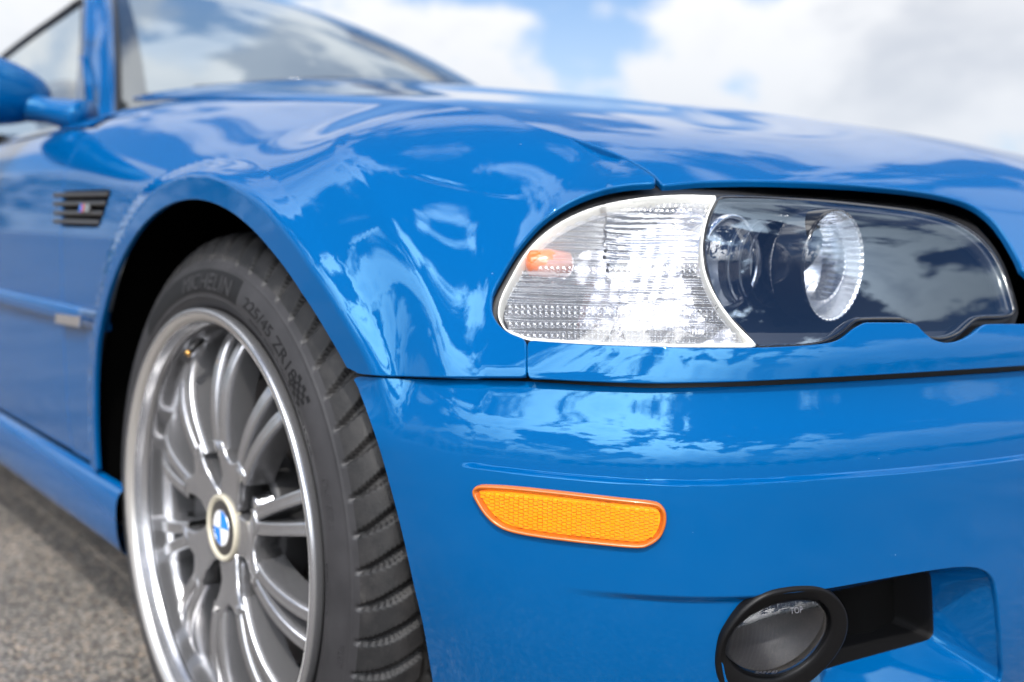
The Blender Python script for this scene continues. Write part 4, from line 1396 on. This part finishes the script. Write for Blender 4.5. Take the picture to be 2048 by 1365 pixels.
# fine vertical ribs moulded in the lens
vv_, ff_ = [], []
vert = unit(np.array([0, 0, 1.0]) - fn * fn[2]); hor = np.cross(vert, fn)
def r_at(p):
    a = math.atan2((p - cL) @ e2, (p - cL) @ e1); return np.interp(a, t, rL, period=2 * np.pi)
def dome(p):
    q = np.linalg.norm(p - cL) / r_at(p); return np.interp(q, [0, .25, .5, .75, .93, .985], [.008, .0074, .0058, .003, -.001, -.0035])
clear('rib_glass', (.88, .88, .90), ior=1.25)
hmax = rL.max()
for s in np.arange(-hmax, hmax, .0032):
    pts = [cL + hor * s + vert * q for q in np.linspace(-hmax, hmax, 60)]
    pts = [p for p in pts if np.linalg.norm(p - cL) < .96 * r_at(p)]
    if len(pts) < 4: continue
    k0 = len(vv_)
    for p in pts:
        h = dome(p) - .0012
        vv_ += [p + fn * (h - .0010) - hor * .0014, p + fn * h, p + fn * (h - .0010) + hor * .0014]
    for i in range(len(pts) - 1):
        b = k0 + 3 * i
        ff_ += [(b, b + 3, b + 4, b + 1), (b + 1, b + 4, b + 5, b + 2)]
mk('lens_ribs', vv_, ff_, 'rib_glass', fog)
def fog_text(txt, size, px, name):
    v, f = text_mesh(txt, size, .0001); p = on_plane([px], fp, fn)[0]
    P = np.array([p + hor * q[0] + vert * q[1] for q in v]); P = np.array([a + fn * (dome(a) + .0003 + q[2]) for a, q in zip(P, v)])
    mk(name, P, f, 'fog_mark', fog, smooth=False)
mat('fog_mark', (.10, .10, .11), .4)
fog_text('TOP', .0058, (1576, 1223), 'moulded_top_mark')
fog_text('SAE F 83', .0050, (1508, 1346), 'moulded_standard_mark')

# ------------------------------------------------------------------ vent in the fender
vent = empty('side_vent', (0, 0, 0), car)
vb = SKIN(vent_hole) - SKIN.normal(vent_hole) * .004
vb2 = SKIN(vent_hole) - SKIN.normal(vent_hole) * .022
V, F = loft(vb, vb2, vb2 * 0 + vb2.mean(0))
mk('vent_recess', V, F, 'black_void', vent)
for k, (ya, yb, xr) in enumerate(((391, 388.5, 220), (408.5, 407, 214), (426.5, 427, 208), (443, 445.5, 201))):
    a = SKIN.from_px(uvline((109, ya), (xr, yb), 16)); p = SKIN(a); n = SKIN.normal(a)
    sec = [(-.0036, -.012), (-.0040, -.001), (-.0028, .0014), (0, .0022), (.0028, .0014), (.0040, -.001), (.0036, -.012)]
    V = np.stack([p + np.array([0, 0, s]) + n * h for s, h in sec], 1).reshape(-1, 3)
    mk('vent_slat', V, grid_faces(16, len(sec)), 'vent_slat', vent)
for k, (mt, xa) in enumerate((('badge_blue', 165), ('badge_red', 169), ('satin_chrome', 174))):
    a = SKIN.from_px([(xa, 425), (xa + (3.5 if k < 2 else 9), 425), (xa + (6 if k < 2 else 11), 409), (xa + 2.5, 409)]); p = SKIN(a); n = SKIN.normal(a)
    V = np.vstack([p + n * .0025, p + n * .0048])
    mk('vent_badge', V, [(4, 5, 6, 7), (0, 1, 5, 4), (1, 2, 6, 5), (2, 3, 7, 6), (3, 0, 4, 7)], mt, vent, smooth=False)

# ------------------------------------------------------------------ door, sill, rub strip
v322 = uv_of(SKIN, (-.8, -.86, .322), (1.3, 2))[1]
BELT = 10.55
door_out = loop(uvline((.05, v322 + .02), (door_u - .014, v322 + .02), 20), uvline((door_u - .014, v322 + .02), (door_u - .014, BELT), 40), uvline((door_u - .014, BELT), (.05, BELT), 20), uvline((.05, BELT), (.05, v322 + .02), 20))
V, F, N = panel_mesh(SKIN, door_out, np.arange(0, 3, .08), VS)
door = mk('door', V, F, 'blue_paint', car, normals=N)
mk('door', V * M3_, [f[::-1] for f in F], 'blue_paint', car, normals=N * M3_)
def extrude_x(x0, x1, prof, nx=14, skin_follow=0.0):
    """profile rows (w, z) along x"""
    xs = np.linspace(x0, x1, nx); pr = np.asarray(prof, float)
    V = np.stack([np.broadcast_to(xs[:, None], (nx, len(pr))), np.broadcast_to(-pr[None, :, 0], (nx, len(pr))), np.broadcast_to(pr[None, :, 1], (nx, len(pr)))], 2)
    return V.reshape(-1, 3), grid_faces(nx, len(pr))
sill_p = catmull([(.80, .222), (.838, .226), (.855, .231), (.862, .243), (.866, .268), (.866, .298), (.861, .313), (.850, .3195)], 4)
V, F = extrude_x(-2.3, -.262, sill_p, 20)
mk('side_sill', V, F, 'blue_paint', car)
V2_ = V * M3_
mk('side_sill', V2_, [f[::-1] for f in F], 'blue_paint', car)
rub_p = catmull([(.852, .5185), (.866, .5190), (.8705, .524), (.8715, .532), (.870, .540), (.8655, .5445), (.852, .545)], 3)
V, F = extrude_x(-1.4, -.318, rub_p, 14)
nrb = len(rub_p)
F.append(tuple(range(13 * nrb, 14 * nrb)))
mk('rub_strip', V, F, 'blue_paint', car)
a = on_plane([(114, 627.5), (163, 634), (161, 655), (112, 646)], (0, -.8722, 0), (0, 1, 0))
b_ = a + np.array([0, -.0015, 0])
mk('strip_badge', np.vstack([a, b_]), [(4, 7, 6, 5)] + [(q, (q + 1) % 4, 4 + (q + 1) % 4, 4 + q) for q in range(4)], 'satin_chrome', car, smooth=False)

# ------------------------------------------------------------------ windscreen, pillar, side window
def screen(s, t):
    xb, wbb, zb = -.71 - .32 * s ** 2, .600 * s, .957 - .057 * s ** 2
    xt, wt, zt = -1.64 - .13 * s ** 2, .36 * s, 1.315 - .020 * s ** 2
    bul = .030 * 4 * t * (1 - t) * (1 - .5 * s * s)
    return np.stack([xb + (xt - xb) * t + .5 * bul, -(wbb + (wt - wbb) * t), zb + (zt - zb) * t + .86 * bul], -1)
S_, T_ = np.meshgrid(np.linspace(-1, 1, 61), np.linspace(-.06, 1, 31), indexing='ij')
V = screen(S_.ravel(), T_.ravel())
ws = mk('windscreen', V, grid_faces(61, 31), 'screen_glass', car)
for nm, s0, s1, t0, t1 in (('screen_border', .925, 1.0, -.06, 1), ('screen_border', -1.0, -.925, -.06, 1), ('screen_border', -.925, .925, -.06, .055), ('screen_border', -.925, .925, .95, 1.0)):
    S_, T_ = np.meshgrid(np.linspace(s0, s1, 24), np.linspace(t0, t1, 20), indexing='ij')
    V = screen(S_.ravel(), T_.ravel()) + np.array([.0, 0, -.004])
    mk(nm, V, grid_faces(24, 20), 'frit', ws)
for sg in (1, -1):
    tt = np.linspace(-.10, 1.0, 24)
    base = screen(np.full(24, 1.0), tt) * np.array([1, sg, 1])
    d = unit(np.gradient(base, axis=0)); outw = unit(np.cross(d, np.array([0, 0, 1.0])) * 1.0)
    if (outw[0, 1] > 0) == (sg > 0): outw = -outw
    nrm = unit(np.cross(d, outw)); nrm = np.where(nrm[:, 2:3] < 0, -nrm, nrm)
    sec = [(.002, -.02), (.000, .004), (.004, .010), (.014, .0145), (.030, .0135), (.043, .006), (.050, -.006), (.051, -.022), (.047, -.04)]
    V = np.stack([base + outw * a * (1.4 if sg > 0 else .5) + nrm * b * (1.0 if sg > 0 else .5) for a, b in sec], 1).reshape(-1, 3)
    F = grid_faces(24, len(sec))
    pil = mk('windscreen_pillar', V, F, 'blue_paint', car)
    seal1 = base + outw * .001 + nrm * .007
    V, F = tube(seal1, .0045, 8); mk('screen_seal', V, F, 'black_trim', pil)
    seal2 = base[1:] + outw[1:] * .071 - nrm[1:] * .014
    V, F = tube(seal2, .0055, 8); mk('window_seal', V, F, 'black_trim', pil)
# side window
P0 = SKIN(np.array([[door_u - .25, BELT]]))[0]
def win(sg):
    rows = []
    xs = np.linspace(0, 1, 16)
    lowp = np.stack([-.86 - .95 * xs, -(.715 + .02 * xs), .835 + .0 * xs], 1)
    top = on_plane(catmull([(160, 4), (120, 33), (75, 64), (20, 105), (-40, 155)], 5), (0, -.62, 1.1), (0, 1, -.30))
    top = resample(top, np.sum(np.linalg.norm(np.diff(top, axis=0), axis=1)) / 15.0)[:16]
    return lowp, top
lo3, tp3 = win(1)
tp3 = tp3[np.linspace(0, len(tp3) - 1, 16).round().astype(int)]
fr_lo = lo3
T_ = np.linspace(0, 1, 8)
V = (fr_lo[:, None] * (1 - T_)[None, :, None] + tp3[:, None] * T_[None, :, None]).reshape(-1, 3)
sw = mk('side_window', V, grid_faces(16, 8, flip=True), 'glass', car)
V, F = tube(tp3, .0085, 8); mk('window_top_seal', V, F, 'black_trim', sw)
V, F = tube(lo3 + np.array([0, -.004, -.004]), .008, 8); mk('window_base_seal', V, F, 'black_trim', sw)
# shoulder between the fender's end, the window base and the pillar foot
sh_a = SKIN(uvline((door_u + .02, 11.0), (.05, BELT), 16)); sh_b = lo3 + np.array([.02, .006, -.002])
V = np.stack([sh_a - np.array([0, -.0, .004]), sh_a * .5 + sh_b * .5 + np.array([0, 0, .001]), sh_b], 1).reshape(-1, 3)
mk('door_top', V, grid_faces(16, 3), 'blue_paint', car)

sp_out = loop(uvline((2.05, 11.0), (2.05, 13.05), 16), uvline((2.05, 13.05), (.75, 13.6), 12), uvline((.75, 13.6), (.75, 11.0), 14), uvline((.75, 11.0), (2.05, 11.0), 12))
V, F, N = panel_mesh(SKIN, sp_out, US, VS, off=-.002)
mk('scuttle_side', V, F, 'blue_paint', car, normals=N)
mk('scuttle_side', V * M3_, [f[::-1] for f in F], 'blue_paint', car, normals=N * M3_)

# ------------------------------------------------------------------ door mirror
mir = empty('door_mirror', (0, 0, 0), car)
def blob(center, r, e=(.8, .8), nu=40, nv=24, fn=None):
    th = np.linspace(0, 2 * np.pi, nu, endpoint=False); ph_ = np.linspace(-np.pi / 2, np.pi / 2, nv)
    sg = lambda q, p: np.sign(q) * np.abs(q) ** p
    T, P_ = np.meshgrid(th, ph_, indexing='ij')
    V = np.stack([r[0] * sg(np.cos(P_), e[0]) * sg(np.cos(T), e[1]), r[1] * sg(np.cos(P_), e[0]) * sg(np.sin(T), e[1]), r[2] * sg(np.sin(P_), e[0])], 2).reshape(-1, 3)
    if fn: V = fn(V)
    return V + np.asarray(center), grid_faces(nu, nv, closed_u=True)
def shape_m(V):
    k = np.clip((V[:, 1] + .12) / .24, 0, 1)                       # 0 outboard, 1 inboard
    V = V.copy(); V[:, 2] *= 1 - .30 * k ** 2; V[:, 0] *= 1 - .25 * k ** 2
    V[:, 2] -= .012 * k; V[:, 0] = np.where(V[:, 0] < -.03, -.03 + (V[:, 0] + .03) * .25, V[:, 0])
    return V
mc_ = on_plane([(-58, 168)], (-.85, 0, 0), (1, 0, 0))[0]
V, F = blob(mc_, (.072, .125, .066), (.75, .8), fn=shape_m)
mk('mirror_housing', V, F, 'blue_paint', mir)
pa = on_plane([(20, 205)], (-.85, 0, 0), (1, 0, 0))[0]; pb = on_plane([(100, 222)], (-.80, 0, 0), (1, 0, 0))[0]; pc = on_plane([(172, 238)], (-.745, 0, 0), (1, 0, 0))[0]
V, F = tube(catmull([pa, pb, pc], 6), np.interp(np.linspace(0, 1, 13), [0, .5, 1], [.034, .026, .034]), 14)
V[:, 2] = (V[:, 2] - pb[2]) * .85 + pb[2]
mk('mirror_arm', V, F, 'blue_paint', mir)
sailp = on_plane([(158, 112), (172, 170), (176, 235), (140, 248), (120, 236), (150, 200)], (0, -.762, 0), (0, 1, -.1))
V = np.vstack([sailp, sailp + np.array([0, .012, 0])])
mk('mirror_base', V, [(0, 5, 4, 3, 2, 1)] + [(q, (q + 1) % 6, 6 + (q + 1) % 6, 6 + q) for q in range(6)], 'blue_paint', mir, smooth=False)
V, F = blob(mc_ + np.array([-.05, 0, 0]), (.012, .108, .054), (.6, .7))
mk('mirror_glass', V, F, 'chrome', mir)

# ------------------------------------------------------------------ scuttle, wipers, cabin, body core
sx, tx = np.meshgrid(np.linspace(-1, 1, 30), np.linspace(0, 1, 6), indexing='ij')
sx, tx = sx.ravel(), tx.ravel()
V = screen(sx, np.full_like(sx, .0)); V[:, 2] -= .012
Vf = np.stack([-.545 - .07 * sx ** 2, -.69 * sx, hood_z(-.545 - .07 * sx ** 2, .69 * sx) - .012], 1)
V = V * (1 - tx)[:, None] + Vf * tx[:, None]
mk('scuttle_panel', V, grid_faces(30, 6), 'black_trim', car)
for a, b, c_ in (((.82, -.035), (.45, -.03), (-.05, -.02)), ((.10, -.035), (-.3, -.02), (-.75, .0))):
    pts = [screen(np.array([q[0]]), np.array([q[1]]))[0] + np.array([.010, 0, .020]) for q in (a, b, c_)]
    V, F = tube(catmull(pts, 8), .0065, 8)
    wi = mk('wiper', V, F, 'black_trim', car)
    V, F = tube(catmull([p + np.array([-.006, 0, .010]) for p in pts], 8), .004, 6)
    mk('wiper_blade', V, F, 'black_gloss', wi)
# cabin
cb_ = np.stack([np.interp(sx, [-1, 1], [0, 0]) - .80 - .28 * sx ** 2, -.57 * sx, .915 - .04 * sx ** 2], 1)
cb2_ = np.stack([-1.20 - .08 * sx ** 2, -.57 * sx, .94 - .04 * sx ** 2], 1)
V = cb_ * (1 - tx)[:, None] + cb2_ * tx[:, None]
mk('dashboard', V, grid_faces(30, 6, flip=True), 'dash', car)
for yy in (-.36, .36):
    seat = empty('seat', (-1.95, yy, .22), car)
    V, F = blob((-.02, 0, .30), (.09, .24, .42), (.6, .6)); mk('backrest', V, F, 'seat_leather', seat)
    V, F = blob((.25, 0, -.05), (.30, .25, .09), (.6, .6)); mk('seat_cushion', V, F, 'seat_leather', seat)
    V, F = blob((-.06, 0, .76), (.05, .13, .09), (.6, .6)); mk('headrest', V, F, 'seat_leather', seat)
V, F = box((-.25, 0, .47), (1.0, 1.16, .44), .03); mk('engine_light_block', V, F, 'black_void', car)  # unseen plain black box, added to block light through the front body
V, F = box((-1.75, 0, .30), (2.6, 1.52, .18), .03); mk('floor_light_block', V, F, 'black_void', car)  # black slab under the cabin, unseen, added to keep light out
V, F = box((.32, 0, .36), (.5, 1.0, .34), .03); mk('nose_light_block', V, F, 'black_void', car)  # another unseen black box behind the bumper, added to stop light
# body aft of the doors (outside the picture, kept simple)
tail = []
for x, w_, z0, z1 in ((-1.40, .855, .24, .85), (-1.9, .86, .24, .87), (-2.4, .875, .26, .90), (-2.8, .87, .28, .91), (-3.3, .84, .32, .90), (-3.62, .78, .36, .86), (-3.70, .70, .42, .80)):
    tail.append([(x, -w_ * a, z) for a, z in ((.70, z0), (.96, z0 + .02), (1.0, z0 + .12), (1.0, z0 + .3), (.985, z1 - .12), (.95, z1 - .04), (.88, z1), (.60, z1 + .015), (0, z1 + .02), (-.60, z1 + .015), (-.88, z1), (-.95, z1 - .04), (-.985, z1 - .12), (-1, z0 + .3), (-1, z0 + .12), (-.96, z0 + .02), (-.70, z0))])
tl = np.array(tail); V = tl.reshape(-1, 3); F = grid_faces(len(tail), 17)
k = 17 * 6; F.append(tuple(range(k, k + 17)))
keepf = [f for f in F if not all(V[i][0] > -2.0 and abs(V[i][1]) < .66 and V[i][2] > .8 for i in f)]
mk('rear_body', V, keepf, 'blue_paint', car)
for sg, xx in ((1, -2.731), (-1, -2.731), (-1, 0.0)):
    wh = empty('road_wheel', (xx, 0, 0), car)
    for nm, prof, mt in (('tyre', tp[::3], 'tyre_rubber'), ('rim', rim_p[::2], 'alloy'), ('wheel_disc', [(.218, .80), (.10, .83), (.001, .84)], 'alloy')):
        V, F = lathe(prof, 64); V[:, 2] = np.maximum(V[:, 2], .001)
        if sg < 0: V = V * M3_; F = [f[::-1] for f in F]
        mk(nm, V, F, mt, wh)

# the same lamps, strip and reflector on the car's left side
for root in (signal, lampo, refl, fog):
    c_ = root.copy(); COL.objects.link(c_); c_.parent = car; c_.scale = (1, -1, 1)
    for ch in list(root.children):
        d_ = ch.copy(); COL.objects.link(d_); d_.parent = c_
for o in [q for q in car.children if q.name in ('headlamp_filler_strip', 'lamp_opening_surround', 'lamp_opening_duct', 'bumper_seal', 'door_top', 'rub_strip', 'door_mirror', 'side_vent', 'wheel_housing')]:
    d_ = o.copy(); COL.objects.link(d_); d_.parent = car; d_.scale = (1, -1, 1)
    for ch in list(o.children):
        e_ = ch.copy(); COL.objects.link(e_); e_.parent = d_
